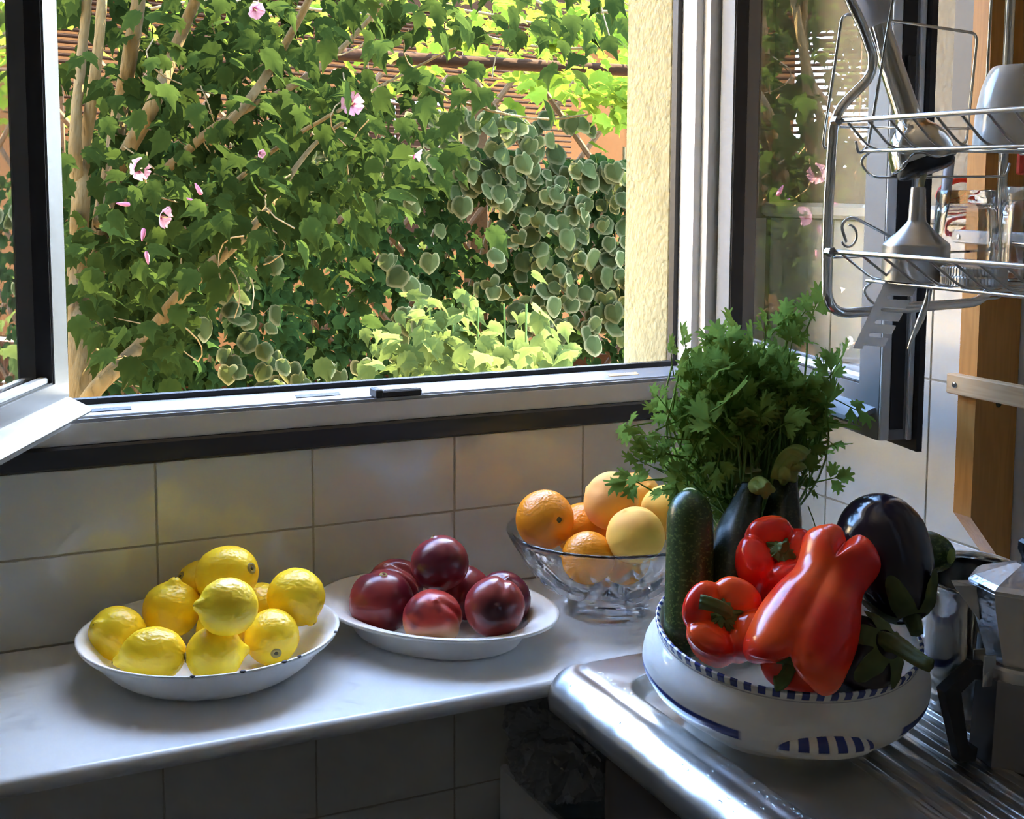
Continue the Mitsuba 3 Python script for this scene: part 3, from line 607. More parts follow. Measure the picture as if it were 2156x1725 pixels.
for i, (c, R, a, sq, lab) in enumerate((
        ((-.9811, -.1003, .9389), .0319, (-.45, .45, .75), 1.0, 'leftmost lemon in the enamel dish, nipple towards the viewer'),
        ((-.9161, -.0804, .9530), .0335, (.15, .95, .1), .95, 'lemon standing upright with its nipple on top, left of the pile'),
        ((-.9553, -.1833, .9385), .0310, (-1.0, -.1, .35), 1.12, 'lemon lying sideways at the front left rim of the dish'),
        ((-.8920, -.2045, .9374), .0307, (.95, .05, -.30), 1.0, 'lemon at the front middle rim, grey stalk scar on its left'),
        ((-.8778, -.2150, .9925), .0318, (-.80, .15, .55), 1.0, 'brownish lemon on top of the pile, nipple pointing left'),
        ((-.8521, -.0938, .9915), .0345, (-.85, -.28, -.45), 1.12, 'topmost lemon at the back, stalk scar on its right end'),
        ((-.8705, -.0400, .9640), .0320, (.75, -.5, -.55), 1.0, 'lemon mostly hidden behind the topmost one, scar facing left'),
        ((-.8219, -.1860, .9398), .0311, (-.30, .35, -.85), 1.0, 'lemon at the right front rim with a star-shaped scar low on its face'),
        ((-.7825, -.1465, .9703), .0338, (.55, -.62, .45), .98, 'rightmost lemon leaning on the rim, nipple down to the right'),
        ((-.8125, -.0862, .9395), .0325, (.3, .2, -1), 1.0, 'lemon in the shade behind the rightmost ones'),
        ((-.8660, -.1314, .9382), .0305, (.9, .2, .3), 1.0, 'lemon buried in the middle under the brownish one'))):
    k = thing('lemon', lab, 'lemon', 'lemons in the enamel dish'); F = frame_from(ax(*a)); sc = R
    S = np.diag([1, 1, sq]) @ np.eye(3)
    m = mat(F @ S @ rotz(i * 1.3), c, sc)
    scene[k] = {**LEM[i % 4], 'to_world': T4(m)}
    mm = m @ mat(rotx(PI), (0, 0, -1.00)); sk = part(k, 'stalk_scar', SCAR, None, m=mm); part(sk, 'core', STAR, None, m=mm)
    part(k, 'tip', TIP, None, m=m @ mat(None, (0, 0, 1.245)))

# ---- nectarines
def neccol(p, n, uv):
    f = fbm(p.x * 20, p.y * 20, p.z * 20, 3)
    c = mix((.085, .010, .020), (.26, .030, .030), smoothstep(.35, .72, f))
    return mix(c, (.36, .10, .05), smoothstep(.66, .80, fbm(p.x * 34 + 5, p.y * 34, p.z * 34, 2)) * .6)
mt('m_nectarine', prin(proc(neccol), .24, .5))
def neccol2(p, n, uv):
    f = fbm(p.x * 26, p.y * 26, p.z * 26, 3)
    t = smoothstep(.930, .958, p.z + .012 * f)
    c = mix((.72, .46, .22), (.42, .045, .035), t)
    return mix(c, (.16, .02, .025), smoothstep(.62, .75, f))
mt('m_nectarine_pale', prin(proc(neccol2), .26, .5))
PATCH = np.array([-.5700, -.2500, .9600]) + .0362 * ax(.02, .06, 1)
def neccol3(p, n, uv):
    d = dr.sqrt(dr.square(p.x - PATCH[0]) + dr.square(p.y - PATCH[1]) + dr.square(p.z - PATCH[2])) + .007 * fbm(p.x * 60, p.y * 60, p.z * 60, 2)
    return mix((.040, .009, .012), mix((.20, .022, .026), (.30, .05, .04), fbm(p.x * 30, p.y * 30, p.z * 30, 3)), smoothstep(.012, .034, d))
mt('m_nectarine_patch', prin(proc(neccol3), .24, .5))
def nectarine_mesh(seed, cleft=.10):
    m = trimesh.creation.icosphere(5, 1.0); v = m.vertices.copy(); z = v[:, 2]; rho = np.hypot(v[:, 0], v[:, 1]); a = np.arctan2(v[:, 1], v[:, 0])
    k = 1 - cleft * np.exp(-(v[:, 1] / .16) ** 2) * np.clip(v[:, 0] * 1.6 + .1, 0, 1) 
    k = k * (1 - .20 * np.exp(-(rho / .20) ** 2) * (z < 0)) + .06 * np.exp(-(rho / .09) ** 2) * (z > 0)
    k *= 1 + .07 * (meshkit.fbm(v * 1.3 + seed * 5, 2, seed) - .5)
    m.vertices = v * k[:, None] * (1, 1, .95); return m
NEC = [nectarine_mesh(s, c) for s, c in ((1, .08), (2, .13), (3, .10))]
STUB = mikit.ply(cat([tube([(0, 0, .98), (0, 0, 1.03)], [.05, .025], 6), lathe([(.0, .985), (.09, .975), (.13, .95)], 8)]), 'm_scar', smooth=True)
for i, (c, R, a, spin, v, lab) in enumerate((
        ((-.6738, -.1417, .9480), .0403, (.1, .95, .35), 2.0, 0, 'large dark nectarine at the left of the oval dish, pointed tip up'),
        ((-.6332, -.0793, .9435), .0367, (-.3, .8, .3), .6, 1, 'dark nectarine half hidden at the back left'),
        ((-.6045, -.1618, .9930), .0358, (-.2, .95, .1), 4.0, 1, 'wrinkled nectarine lying on top of the pile'),
        ((-.6338, -.2117, .9425), .0357, (.15, .75, .6), -.4, 2, 'red and pale yellow nectarine at the front'),
        ((-.5700, -.2500, .9600), .0362, (.1, .2, .9), 1.2, 0, 'nectarine with a dark round patch at the right'),
        ((-.5361, -.1986, .9492), .0352, (.2, .8, .4), 2.4, 1, 'nectarine peeping over the right one'),
        ((-.5620, -.1352, .9423), .0362, (.1, .9, .1), 3.0, 2, 'nectarine in the dark gap at the back'))):
    k = thing('nectarine', lab, 'nectarine', 'nectarines in the oval dish')
    m = mat(frame_from(ax(*a)) @ rotz(spin), c, R)
    scene[k] = mikit.ply(NEC[v], 'm_nectarine_pale' if i == 3 else 'm_nectarine_patch' if i == 4 else 'm_nectarine', smooth=True, to_world=T4(m))
    if i in (0, 2): part(k, 'stalk_stub', STUB, None, m=m)

# ---- glass bowl with oranges and peaches
gb = thing('glass_bowl', 'footed pressed-glass bowl full of oranges and peaches', 'bowl')
GB = np.array([-.3673, -.1634, .9003])
outer = [(.048, 0), (.0555, .001), (.0565, .004), (.0545, .018), (.050, .022), (.058, .026), (.080, .036), (.100, .053), (.116, .076), (.126, .095), (.1315, .106), (.1335, .110), (.1325, .1125)]
inner = [(.130, .1120), (.1255, .104), (.1185, .094), (.1075, .076), (.091, .0560), (.073, .042), (.055, .0315), (.02, .029), (0, .029)]
gp = np.vstack([smooth_prof(outer, 90), smooth_prof(inner, 40)])
gp = np.vstack([[(0, .006), (.04, .006)], gp])
def press(a, t, R, Zz):
    z = np.repeat(gp[:, 1][:, None], a.shape[1], 1); io = np.repeat((np.arange(len(gp)) < 92)[:, None], a.shape[1], 1)
    h = np.clip((z - .028) / .068, 0, 1); w = np.sin(PI * h) ** .5
    p1 = np.abs(((a * 12 / (2 * PI) + h * 1.0) % 1) - .5) * 2; p2 = np.abs(((a * 12 / (2 * PI) - h * 1.0) % 1) - .5) * 2
    grooves = -np.exp(-(p1 / .17) ** 2) - np.exp(-(p2 / .17) ** 2)
    u_ = ((a * 12 / (2 * PI)) % 1 - .5) * 2; lens = np.clip(1 - (u_ / .50) ** 2 - ((h - .5) / .24) ** 2, 0, 1)
    fine = np.maximum(0, np.sin(a * 72)) * (np.exp(-((h - .12) / .10) ** 2) + .5 * np.exp(-((h - .97) / .05) ** 2))
    return R + io * w * (.0038 * grooves - .0046 * lens) + io * (.0018 * fine * (h > 0) + .0012 * (np.abs(np.sin(a * 18)) - .5) * (z > .106) * (R > .12)), Zz
gm = lathe(gp, 288, disp=press)
part(gb, 'body', gm, mt('m_crystal', {'type': 'dielectric', 'int_ior': 1.5}), smooth=True, m=mat(None, GB))
def orcol(p, n, uv): return mix((.72, .22, .006), (.80, .30, .012), fbm(p.x * 24, p.y * 24, p.z * 24, 3))
mt('m_orange_peel', bumped(prin(proc(orcol), .38, .5), lambda p, n, uv: fbm(p.x * 420, p.y * 420, p.z * 420, 2) + .5 * fbm(p.x * 110, p.y * 110, p.z * 110, 2), .0011))
def peachcol(p, n, uv):
    f = fbm(p.x * 16, p.y * 16, p.z * 16, 3)
    return mix((.80, .46, .075), (.80, .34, .10), smoothstep(.45, .70, f))
mt('m_peach', prin(proc(peachcol), .75, .25, sheen=.6, sheen_tint=.4))
OR = []
for s in range(2):
    m = trimesh.creation.icosphere(5, 1.0); v = m.vertices.copy(); rho = np.hypot(v[:, 0], v[:, 1])
    k = 1 + .04 * (meshkit.fbm(v * 1.2 + s * 7, 2, s) - .5) - .10 * np.exp(-(rho / .13) ** 2) * (v[:, 2] > 0)
    m.vertices = v * k[:, None] * (1, 1, .97); OR.append(mikit.ply(m, 'm_orange_peel', smooth=True))
PEA = [mikit.ply(nectarine_mesh(s, c), 'm_peach', smooth=True) for s, c in ((7, .02), (8, .09), (9, .05))]
BUTTON = mikit.ply(lathe([(0, .90), (.03, .905), (.06, .91), (.075, .925), (.10, .915)], 10), 'm_scardark', smooth=True)
for i, (c, R, a, kind, spin, lab) in enumerate((
        ((-.4555, -.1532, 1.0301), .0379, (.50, .12, .85), 'o', 0, 'orange at the left rim of the glass bowl, stalk button to the right'),
        ((-.3843, -.1259, 1.0001), .0372, (.1, .2, -1), 'o', 0, 'orange in the gap behind the two yellow peaches'),
        ((-.4260, -.2160, .9930), .0335, (.1, .5, -1), 'o', 0, 'low orange at the front rim of the glass bowl'),
        ((-.3724, -.1792, 1.0520), .0375, (-.9, .45, -.1), 'p', .5, 'yellow peach topmost in the glass bowl'),
        ((-.2909, -.1060, 1.0300), .0362, (.45, .6, .65), 'p', 2.6, 'creased orange-tinted peach at the back'),
        ((-.3737, -.2430, 1.0225), .0370, (-.4, .9, .2), 'p', 1.5, 'yellow peach at the front right rim'),
        ((-.2923, -.1880, 1.0303), .0365, (.6, .3, .2), 'p', 1.2, 'peach at the right, partly behind the upright green courgette'),
        ((-.3500, -.1750, .9720), .0345, (.3, .4, -.8), 'o', 0, 'orange seen through the glass at the bottom of the bowl'))):
    k = thing('orange' if kind == 'o' else 'peach', lab, 'orange' if kind == 'o' else 'peach', 'oranges in the glass bowl' if kind == 'o' else 'peaches in the glass bowl')
    m = mat(frame_from(ax(*a)) @ rotz(spin), c, R)
    scene[k] = {**(OR[i % 2] if kind == 'o' else PEA[i % 3]), 'to_world': T4(m)}
    if kind == 'o': part(k, 'stalk_button', BUTTON, None, m=m)

# ================================================================ painted bowl with vegetables
CB = np.array([-.3614, -.5254, .9025]); CA = np.array([-.027, -.1345, 1.0]); CA = CA / np.linalg.norm(CA)
CF = frame_from(CA, hint=(0, 1, 0)); CF = np.stack([np.cross([0, 1, 0], CA), np.cross(CA, np.cross([0, 1, 0], CA)), CA], 1)
CF[:, 0] /= np.linalg.norm(CF[:, 0]); CF[:, 1] /= np.linalg.norm(CF[:, 1])
BR = .1488
bo = [(0, .004), (.085, .004), (.092, 0), (.0995, .0005), (.101, .006), (.104, .011), (.126, .022), (.142, .036), (.1488, .052), (.1478, .064), (.1425, .076), (.1375, .083), (.1345, .0875), (.1362, .0925), (.1378, .0965), (.1358, .0985)]
bi = [(.1325, .0960), (.1310, .0880), (.1345, .080), (.1395, .066), (.1408, .052), (.1345, .036), (.118, .022), (.09, .013), (.0, .011)]
bp = np.vstack([smooth_prof(bo, 110), smooth_prof(bi, 50)])
bm, buv = lathe(bp, 192, uv=True)
rr_, zz_ = np.hypot(bm.vertices[:, 0], bm.vertices[:, 1]), bm.vertices[:, 2]
side = np.repeat((np.arange(len(bp)) < 110).astype(float), 193)
hv = np.where(side > 0, zz_ / .1, 2 - zz_ / .1)          # v: 0..1 up the outside, 1..2 down the inside
UVB = np.c_[np.arctan2(bm.vertices[:, 1], bm.vertices[:, 0]) / (2 * PI) + .5, hv]
bm_angles = np.tile(np.arange(193) / 192.0, len(bp)); UVB[:, 0] = bm_angles
def bowlpaint(p, n, uv):
    u, v = uv.x, uv.y
    base = mix((.70, .68, .63), (.76, .74, .70), noise(u * 40, v * 9))
    blue = mi.Color3f(.035, .050, .20)
    w = .014 * (noise(u * 30, 2.0) - .5)
    band = smoothstep(.415 + w, .432 + w, v) * (1 - smoothstep(.525 + w, .545 + w, v)) * dr.select(v < 1, 1.0, 0.0)
    # the band stops short of the two lugs, which stand at u0 and u0 + 1/2
    d2 = (u - LUG) * 2; du = dr.abs(d2 - dr.floor(d2 + .5)) / 2
    band = band * smoothstep(.088, .094, du)
    t = u * 62; t = t - dr.floor(t)
    dash = smoothstep(.10, .18, t) * (1 - smoothstep(.64, .72, t)) * smoothstep(.885, .90, v) * (1 - smoothstep(1.02, 1.04, v))
    line = smoothstep(.862, .868, v) * (1 - smoothstep(.872, .880, v)) * .55
    return mix(mix(base, blue, dr.maximum(band, dash)), (.16, .15, .16), line)
LUG = (250 / 360) % .5
mt('m_painted', prin(proc(bowlpaint), .10, .5))
bowl = thing('painted_bowl', 'wide white ceramic bowl with blue rim dashes and blue band, full of vegetables', 'bowl')
part(bowl, 'body', bm, 'm_painted', smooth=True, uv=UVB, m=mat(CF, CB))
def lugpaint(p, n, uv):
    t = uv.x * 6; t = t - dr.floor(t)
    return mix((.74, .72, .67), (.035, .050, .20), smoothstep(.14, .22, t) * (1 - smoothstep(.70, .78, t)) * smoothstep(.02, .05, uv.y) * (1 - smoothstep(.40, .46, uv.y)) + 0 * t)
mt('m_lug', prin(proc(lugpaint), .10, .5))
for s in (0, .5):
    a0 = (LUG + s) * 2 * PI; N_, K_ = 48, 20; V_, W_ = [], []
    for i in range(N_ + 1):
        q = i / N_; a = a0 + (q - .5) * .68; e = (4 * q * (1 - q) + 1e-9) ** .42
        zc = .0475 - .010 * (1 - e)
        for j in range(K_ + 1):
            b = j / K_ * 2 * PI; zq = zc + (.0125 * e + .0006) * math.sin(b)
            wall = np.interp(zq, [.011, .022, .036, .052, .064, .076], [.104, .126, .142, .1488, .1478, .1425])
            rad = wall - .003 + (.0175 * e) * max(math.cos(b), -.15) ** (1 if math.cos(b) < 0 else .8) if math.cos(b) >= 0 else wall - .003
            V_.append((rad * math.cos(a), rad * math.sin(a), zq)); W_.append((q, ((b / (2 * PI)) + .0) % 1.0001))
    idx = np.arange((N_ + 1) * (K_ + 1)).reshape(N_ + 1, K_ + 1)
    q4 = np.stack([idx[:-1, :-1], idx[1:, :-1], idx[1:, 1:], idx[:-1, 1:]], -1).reshape(-1, 4)
    lm = trimesh.Trimesh(np.array(V_), np.vstack([q4[:, [0, 1, 2]], q4[:, [0, 2, 3]]]), process=False)
    part(bowl, 'lug', lm, 'm_lug', smooth=True, uv=np.array(W_), m=mat(CF, CB), label='ceramic lug handle with blue stripes')

# ---- vegetables in the painted bowl
def vegcol(dark, light, lines):
    def fn(p, n, uv):
        f = fbm(p.x * 420, p.y * 420, p.z * 420, 2); s = .5 + .5 * dr.sin(uv.x * 2 * PI * lines)
        return mix(dark, light, smoothstep(.52, .80, f) * .8 + .25 * s * noise(uv.x * 40, uv.y * 6))
    return fn
mt('m_courgette', prin(proc(vegcol((.020, .045, .012), (.10, .15, .035), 9)), .30, .5))
mt('m_courgette_dark', prin(proc(vegcol((.010, .018, .008), (.030, .045, .016), 7)), .36, .45))
mt('m_stalk', bumped(prin(proc(lambda p, n, uv: mix((.13, .21, .035), (.30, .38, .10), fbm(p.x * 60, p.y * 60, p.z * 60, 3))), .6, .3), lambda p, n, uv: fbm(p.x * 200, p.y * 200, p.z * 200, 2), .002))
mt('m_cut', prin(proc(lambda p, n, uv: mix((.48, .52, .22), (.66, .68, .38), fbm(p.x * 150, p.y * 150, p.z * 150, 2))), .7, .3))
def courgette(path, R, ends=(1, 1), ridges=0.0, n=70, sides=48, neck=None):
    c = spline(path, n); s = np.linspace(0, 1, n); L = np.sum(np.linalg.norm(np.diff(c, axis=0), axis=1))
    e0, e1 = ends[0] * R / L * 1.5, ends[1] * R / L * 1.5
    k = np.sqrt(np.clip(1 - np.clip(1 - s / max(e0, 1e-6), 0, 1) ** 2.2, 0, 1)) * np.sqrt(np.clip(1 - np.clip(1 - (1 - s) / max(e1, 1e-6), 0, 1) ** 2.2, 0, 1))
    if neck: k = np.minimum(k, neck + (1 - neck) * smooth01((1 - s) / .42))
    k = np.maximum(k, .05) * (1 + .03 * np.sin(s * 5 + 1))
    t = tube(c, R * k, sides); v = t.vertices; m = n * sides
    if ridges:
        a = np.tile(np.arange(sides) * 2 * PI / sides, n); ctr = np.repeat(c, sides, 0)
        v[:m] = ctr + (v[:m] - ctr) * (1 + ridges * np.cos(5 * a))[:, None]
    uv = np.vstack([np.c_[np.tile(np.arange(sides) / sides, n), np.repeat(s, sides)], [[0, 0], [0, 1]]])
    return t, uv
def add_courgette(label, path, R, bsdf, **kw):
    k = thing('courgette', label, 'courgette', 'courgettes in the painted bowl')
    t, uv = courgette(path, R, **kw)
    part(k, 'body', t, bsdf, smooth=True, uv=uv); return k
def ridged_stalk(path, r0, r1, k=5, amp=.28, sides=40, n=16):
    c = spline(path, n); t = tube(c, np.linspace(r0, r1, n), sides, True); v = t.vertices; m = n * sides
    a = np.tile(np.arange(sides) * 2 * PI / sides, n); ctr = np.repeat(c, sides, 0)
    v[:m] = ctr + (v[:m] - ctr) * (1 + amp * np.sign(np.cos(k * a)) * np.abs(np.cos(k * a)) ** .6)[:, None]
    return t
zA = add_courgette('upright mid-green courgette with a smooth rounded end, leftmost in the painted bowl', [hp(1450, 1385, 1.325), hp(1452, 1200, 1.345), hp(1453, 1030, 1.365)], .0256, 'm_courgette')
part(zA, 'blossom_scar', lathe([(0, .0016), (.005, .0018), (.0072, .0006), (.0072, -.002)], 16), 'm_cut', smooth=True, m=mat(None, hp(1453, 1033, 1.365)))
zB = add_courgette('very dark courgette leaning to the right behind the mid-green one, small green stalk on top', [hp(1538, 1330, 1.325), hp(1545, 1190, 1.36), hp(1562, 1100, 1.39), hp(1588, 1022, 1.41)], .0262, 'm_courgette_dark', neck=.52, ends=(1, .35), ridges=.03)
part(zB, 'stalk', ridged_stalk([hp(1586, 1028, 1.405), hp(1600, 1022, 1.39), hp(1615, 1034, 1.375)], .0075, .0085, 4, .25), 'm_stalk', smooth=True)
part(zB, 'calyx_lobe', tube(spline([hp(1580, 1022, 1.40), hp(1600, 1030, 1.385), hp(1622, 1042, 1.38)], 8), [.003, .006, .0075, .008, .0075, .006, .004, .001], 8), 'm_stalk', smooth=True)
zC = add_courgette('very dark upright courgette with a large ridged green stalk, right of the leaning one', [hp(1638, 1300, 1.345), hp(1642, 1150, 1.38), hp(1650, 1060, 1.41), hp(1657, 985, 1.425)], .0222, 'm_courgette_dark', neck=.55, ends=(1, .25), ridges=.03)
part(zC, 'stalk', ridged_stalk([hp(1650, 1004, 1.41), hp(1656, 982, 1.405), hp(1672, 960, 1.40), hp(1690, 968, 1.395)], .0125, .0105, 5, .22), 'm_stalk', smooth=True)
for (a, b, c) in (((1645, 990), (1655, 1000), (1661, 1012)), ((1665, 985), (1684, 982), (1697, 985)), ((1655, 985), (1648, 1000), (1640, 1008))):
    part(zC, 'stalk_lobe', tube(spline([hp(*a, 1.40), hp(*b, 1.392), hp(*c, 1.395)], 7), [.004, .0055, .006, .006, .005, .0035, .0012], 8), 'm_stalk', smooth=True)
zD = add_courgette('courgette with a pale cut stalk behind the leaning dark one', [hp(1556, 1330, 1.36), hp(1556, 1160, 1.42), hp(1566, 1070, 1.45), hp(1573, 1012, 1.46)], .0195, 'm_courgette', neck=.75, ends=(1, .2), ridges=.03)
part(zD, 'stalk', ridged_stalk([hp(1570, 1030, 1.46), hp(1572, 1008, 1.455), hp(1574, 988, 1.45)], .0132, .0148, 5, .16), 'm_stalk', smooth=True)
part(zD, 'cut_face', ridged_stalk([hp(1574, 988, 1.4497), hp(1574, 986.4, 1.4495)], .0142, .0135, 5, .16, n=3), 'm_cut', smooth=30)
zE = add_courgette('shiny dark courgette sticking out to the right behind the aubergine', [hp(1800, 1140, 1.40), hp(1880, 1150, 1.40), hp(1950, 1162, 1.385), hp(2008, 1176, 1.365)], .0238, 'm_courgette')
part(zE, 'blossom_scar', lathe([(0, .0014), (.005, .0016), (.0078, .0006), (.008, -.002)], 16), 'm_stalk', smooth=True, m=mat(frame_from(hp(2008, 1176, 1.365) - hp(1950, 1162, 1.385)), hp(2004, 1172, 1.352)))

# ---- peppers
mt('m_pepper', prin(proc(lambda p, n, uv: mix((.72, .020, .010), (.86, .085, .014), smoothstep(.42, .68, fbm(p.x * 22, p.y * 22, p.z * 22, 3)))), .17, .5))
mt('m_pepstalk', bumped(prin(proc(lambda p, n, uv: mix((.05, .10, .025), (.14, .20, .06), fbm(p.x * 90, p.y * 90, p.z * 90, 3))), .6, .3), lambda p, n, uv: fbm(p.x * 240, p.y * 240, p.z * 240, 2), .002))
def pepper(L, R, lobes, depth, taper=.8, bend=0.0, seed=0, waist=0.0, phase=0.0, nt=90, na=120):
    """Axis along z: the tip at 0, the shoulders at L."""
    prof = smooth_prof([(0, .055), (.16, .02), (.36, .0), (.60, .04), (.80 * 1.0, .14), (taper + .02, .30), (.93, .52), (1.0, .74), (.99, .88), (.90, .965), (.72, 1.0), (.52, .985), (.36, .93), (.22, .885), (0, .875)], nt)
    a = np.arange(na) * 2 * PI / na; r = np.random.default_rng(seed)
    am = r.uniform(.75, 1.25, lobes)
    g = np.abs(np.sin((a * lobes + phase) / 2)) ; idx = (np.floor((a * lobes + phase) / (2 * PI)).astype(int)) % lobes
    crease = (1 - g) ** 2.0                                  # 1 in a crease
    P_, Q_ = prof[:, :1], prof[:, 1:]
    w = np.clip(P_ * 1.35, 0, 1)
    low = 1 - .75 * smooth01((.25 - Q_) / .25) * 0
    rad = R * P_ * (1 - depth * crease[None] * w * low) * (1 + .06 * (am[idx][None] - 1))
    z = L * Q_ - np.where(Q_ > .7, 1, 0) * L * .10 * crease[None] * smooth01((Q_ - .7) / .2) * np.where(P_ > .25, 1, P_ / .25)
    z = z + np.where(Q_ < .35, 1, 0) * L * .16 * crease[None] * smooth01((.35 - Q_) / .3) * np.clip(P_ * 2, 0, 1) + L * .05 * (am[idx][None] - 1) * smooth01((.4 - Q_) / .4) * np.clip(P_ * 2, 0, 1)
    if waist: rad = rad * (1 - waist * np.exp(-((Q_ - .42) / .16) ** 2))
    x, y = rad * np.cos(a), rad * np.sin(a)
    x = x + bend * np.sin(PI * np.clip(Q_, 0, 1)) * L
    v = np.stack([x, y, z + 0 * x], -1)
    v = v + .02 * R * (meshkit.fbm(v * 40 + seed, 2, seed)[..., None] - .5)
    m = len(prof); i, j = np.meshgrid(np.arange(m - 1), np.arange(na), indexing='ij'); k = (j + 1) % na
    q = np.stack([i * na + j, i * na + k, (i + 1) * na + k, (i + 1) * na + j], -1).reshape(-1, 4)
    t = trimesh.Trimesh(v.reshape(-1, 3), np.vstack([q[:, [0, 1, 2]], q[:, [0, 2, 3]]]), process=False)
    t.merge_vertices(digits_vertex=7); t.update_faces(t.nondegenerate_faces())
    for _ in range(2): trimesh.smoothing.filter_taubin(t, iterations=3)
    return t
def calyx(r, k, seed, h=.004):
    q = np.random.default_rng(seed); n = 40; a = np.arange(n) * 2 * PI / n
    R1 = r * (1 + .16 * np.sign(np.cos(k * a)) * np.abs(np.cos(k * a)) ** .5 + .05 * q.normal(0, 1, n)); z1 = -.0015 + .0025 * q.normal(0, 1, n)
    v = np.vstack([[[0, 0, h]], np.c_[.5 * r * np.cos(a), .5 * r * np.sin(a), np.full(n, h * .8)], np.c_[R1 * np.cos(a), R1 * np.sin(a), z1], np.c_[.8 * R1 * np.cos(a), .8 * R1 * np.sin(a), z1 - .004]])
    f = []
    for i in range(n):
        j = (i + 1) % n
        f += [[0, 1 + i, 1 + j], [1 + i, 1 + n + i, 1 + n + j], [1 + i, 1 + n + j, 1 + j], [1 + n + i, 1 + 2 * n + i, 1 + 2 * n + j], [1 + n + i, 1 + 2 * n + j, 1 + n + j]]
    return trimesh.Trimesh(v, np.array(f), process=False)
def add_pepper(label, center, axis, spin, L, stalk, **kw):
    k = thing('red_pepper', label, 'pepper', 'red peppers in the painted bowl')
    F = frame_from(axis) @ rotz(spin); m = mat(F, np.asarray(center) - F[:, 2] * L * .5)
    part(k, 'body', pepper(L, **kw), 'm_pepper', smooth=True, m=m)
    c = part(k, 'calyx', calyx(kw['R'] * .37, 5, kw['seed']), 'm_pepstalk', smooth=40, m=m @ mat(None, (0, 0, L * .888)))
    loc = F.T @ np.asarray(stalk[1])    # bend direction in local axes
    q = np.array([0, 0, L * .885]); b = np.array([loc[0], loc[1], 0]); ln = stalk[0]
    pts = [q, q + (0, 0, ln * .45), q + (0, 0, ln * .75) + b * ln * .35, q + (0, 0, ln * .85) + b * ln * .85]
    part(k, 'stalk', ridged_stalk(pts, .0052, .0068, 5, .12, 24, 14), 'm_pepstalk', smooth=True, m=m)
add_pepper('lobed red pepper at the front left of the painted bowl, curved stalk facing the viewer', hp(1524, 1318, 1.285), ax(-.10, .52, .85), .25, .082, (.034, ax(-.9, .35, .2)), R=.0435, lobes=4, depth=.13, seed=3, taper=.86)
add_pepper('red pepper behind the big one, its short stalk turned up', hp(1628, 1196, 1.335), ax(.12, .70, .70), .9, .080, (.010, ax(.2, .3, .5)), R=.0440, lobes=4, depth=.13, seed=5, taper=.86)
add_pepper('big long red pepper lying across the front with its stalk at the bottom', hp(1722, 1277, 1.235), ax(-.50, -.80, .40), 1.15, .160, (.030, ax(-.6, -.6, .2)), R=.0505, lobes=3, depth=.155, seed=8, taper=.70, waist=.06)

# ---- aubergines
mt('m_aubergine', prin((.010, .006, .012), .13, .6)); mt('m_aubcap', bumped(prin(proc(lambda p, n, uv: mix((.035, .050, .016), (.12, .15, .05), fbm(p.x * 60, p.y * 60, p.z * 60, 3))), .65, .3), lambda p, n, uv: fbm(p.x * 220, p.y * 220, p.z * 220, 2), .002))
def aub_mesh(L, R): 
    return lathe(smooth_prof([(0, 0), (.30 * R, .012 * L), (.62 * R, .075 * L), (.88 * R, .20 * L), (1.0 * R, .36 * L), (.97 * R, .52 * L), (.86 * R, .68 * L), (.70 * R, .83 * L), (.52 * R, .95 * L), (.3 * R, 1.0 * L), (0, 1.0 * L)], 70), 72)
def cap_mesh(L, R, k=5, seed=0):
    n = 80; a = np.arange(n) * 2 * PI / n; rows = []
    reach = .14 + .13 * np.clip(np.cos(k * a + seed), -1, 1) ** 1
    for s in np.linspace(0, 1, 10):
        zf = 1.012 - reach * s * (1.0 + 0 * a) - .0
        zz_ = np.clip(zf, 0, 1.02); rad = R * np.interp(zz_, [.6, .68, .83, .95, 1.0, 1.02], [.93, .88, .73, .56, .36, .22]) + .0022 + .0025 * s * (np.cos(k * a + seed) > .5)
        rows.append(np.c_[rad * np.cos(a) , rad * np.sin(a), zz_ * L])
    v = np.vstack(rows); f = []
    for i in range(9):
        for j in range(n):
            q = (j + 1) % n; f += [[i * n + j, (i + 1) * n + j, (i + 1) * n + q], [i * n + j, (i + 1) * n + q, i * n + q]]
    return trimesh.Trimesh(v, np.array(f), process=False)
def add_aubergine(label, base, axis, L, R, stalk, seed):
    k = thing('aubergine', label, 'aubergine', 'aubergines in the painted bowl'); F = frame_from(axis); m = mat(F, base)
    part(k, 'body', aub_mesh(L, R), 'm_aubergine', smooth=True, m=m)
    part(k, 'calyx', cap_mesh(L, R, 5, seed), 'm_aubcap', smooth=True, m=m)
    part(k, 'stalk', ridged_stalk(stalk, .0095, .0060, 5, .10, 24, 14), 'm_aubcap', smooth=True)
b0, b1 = hp(1822, 1050, 1.345), hp(1918, 1300, 1.275)
add_aubergine('big glossy black aubergine standing on its stalk end behind the long red pepper', b0, b1 - b0, float(np.linalg.norm(b1 - b0)), .0468, [b1 - .004 * (b1 - b0) / .1, b1 + .012 * (b1 - b0) / np.linalg.norm(b1 - b0), hp(1930, 1335, 1.265)], 1.0)
b0, b1 = hp(1740, 1395, 1.285), hp(1868, 1345, 1.215)
add_aubergine('black aubergine lying in the bowl, its long green stalk reaching over the right rim', b0 + (0, 0, -.006), b1 - b0, float(np.linalg.norm(b1 - b0)), .0430, [b1 - .01 * (b1 - b0) / .1, hp(1895, 1362, 1.195), hp(1925, 1383, 1.175), hp(1960, 1402, 1.16)], .2)

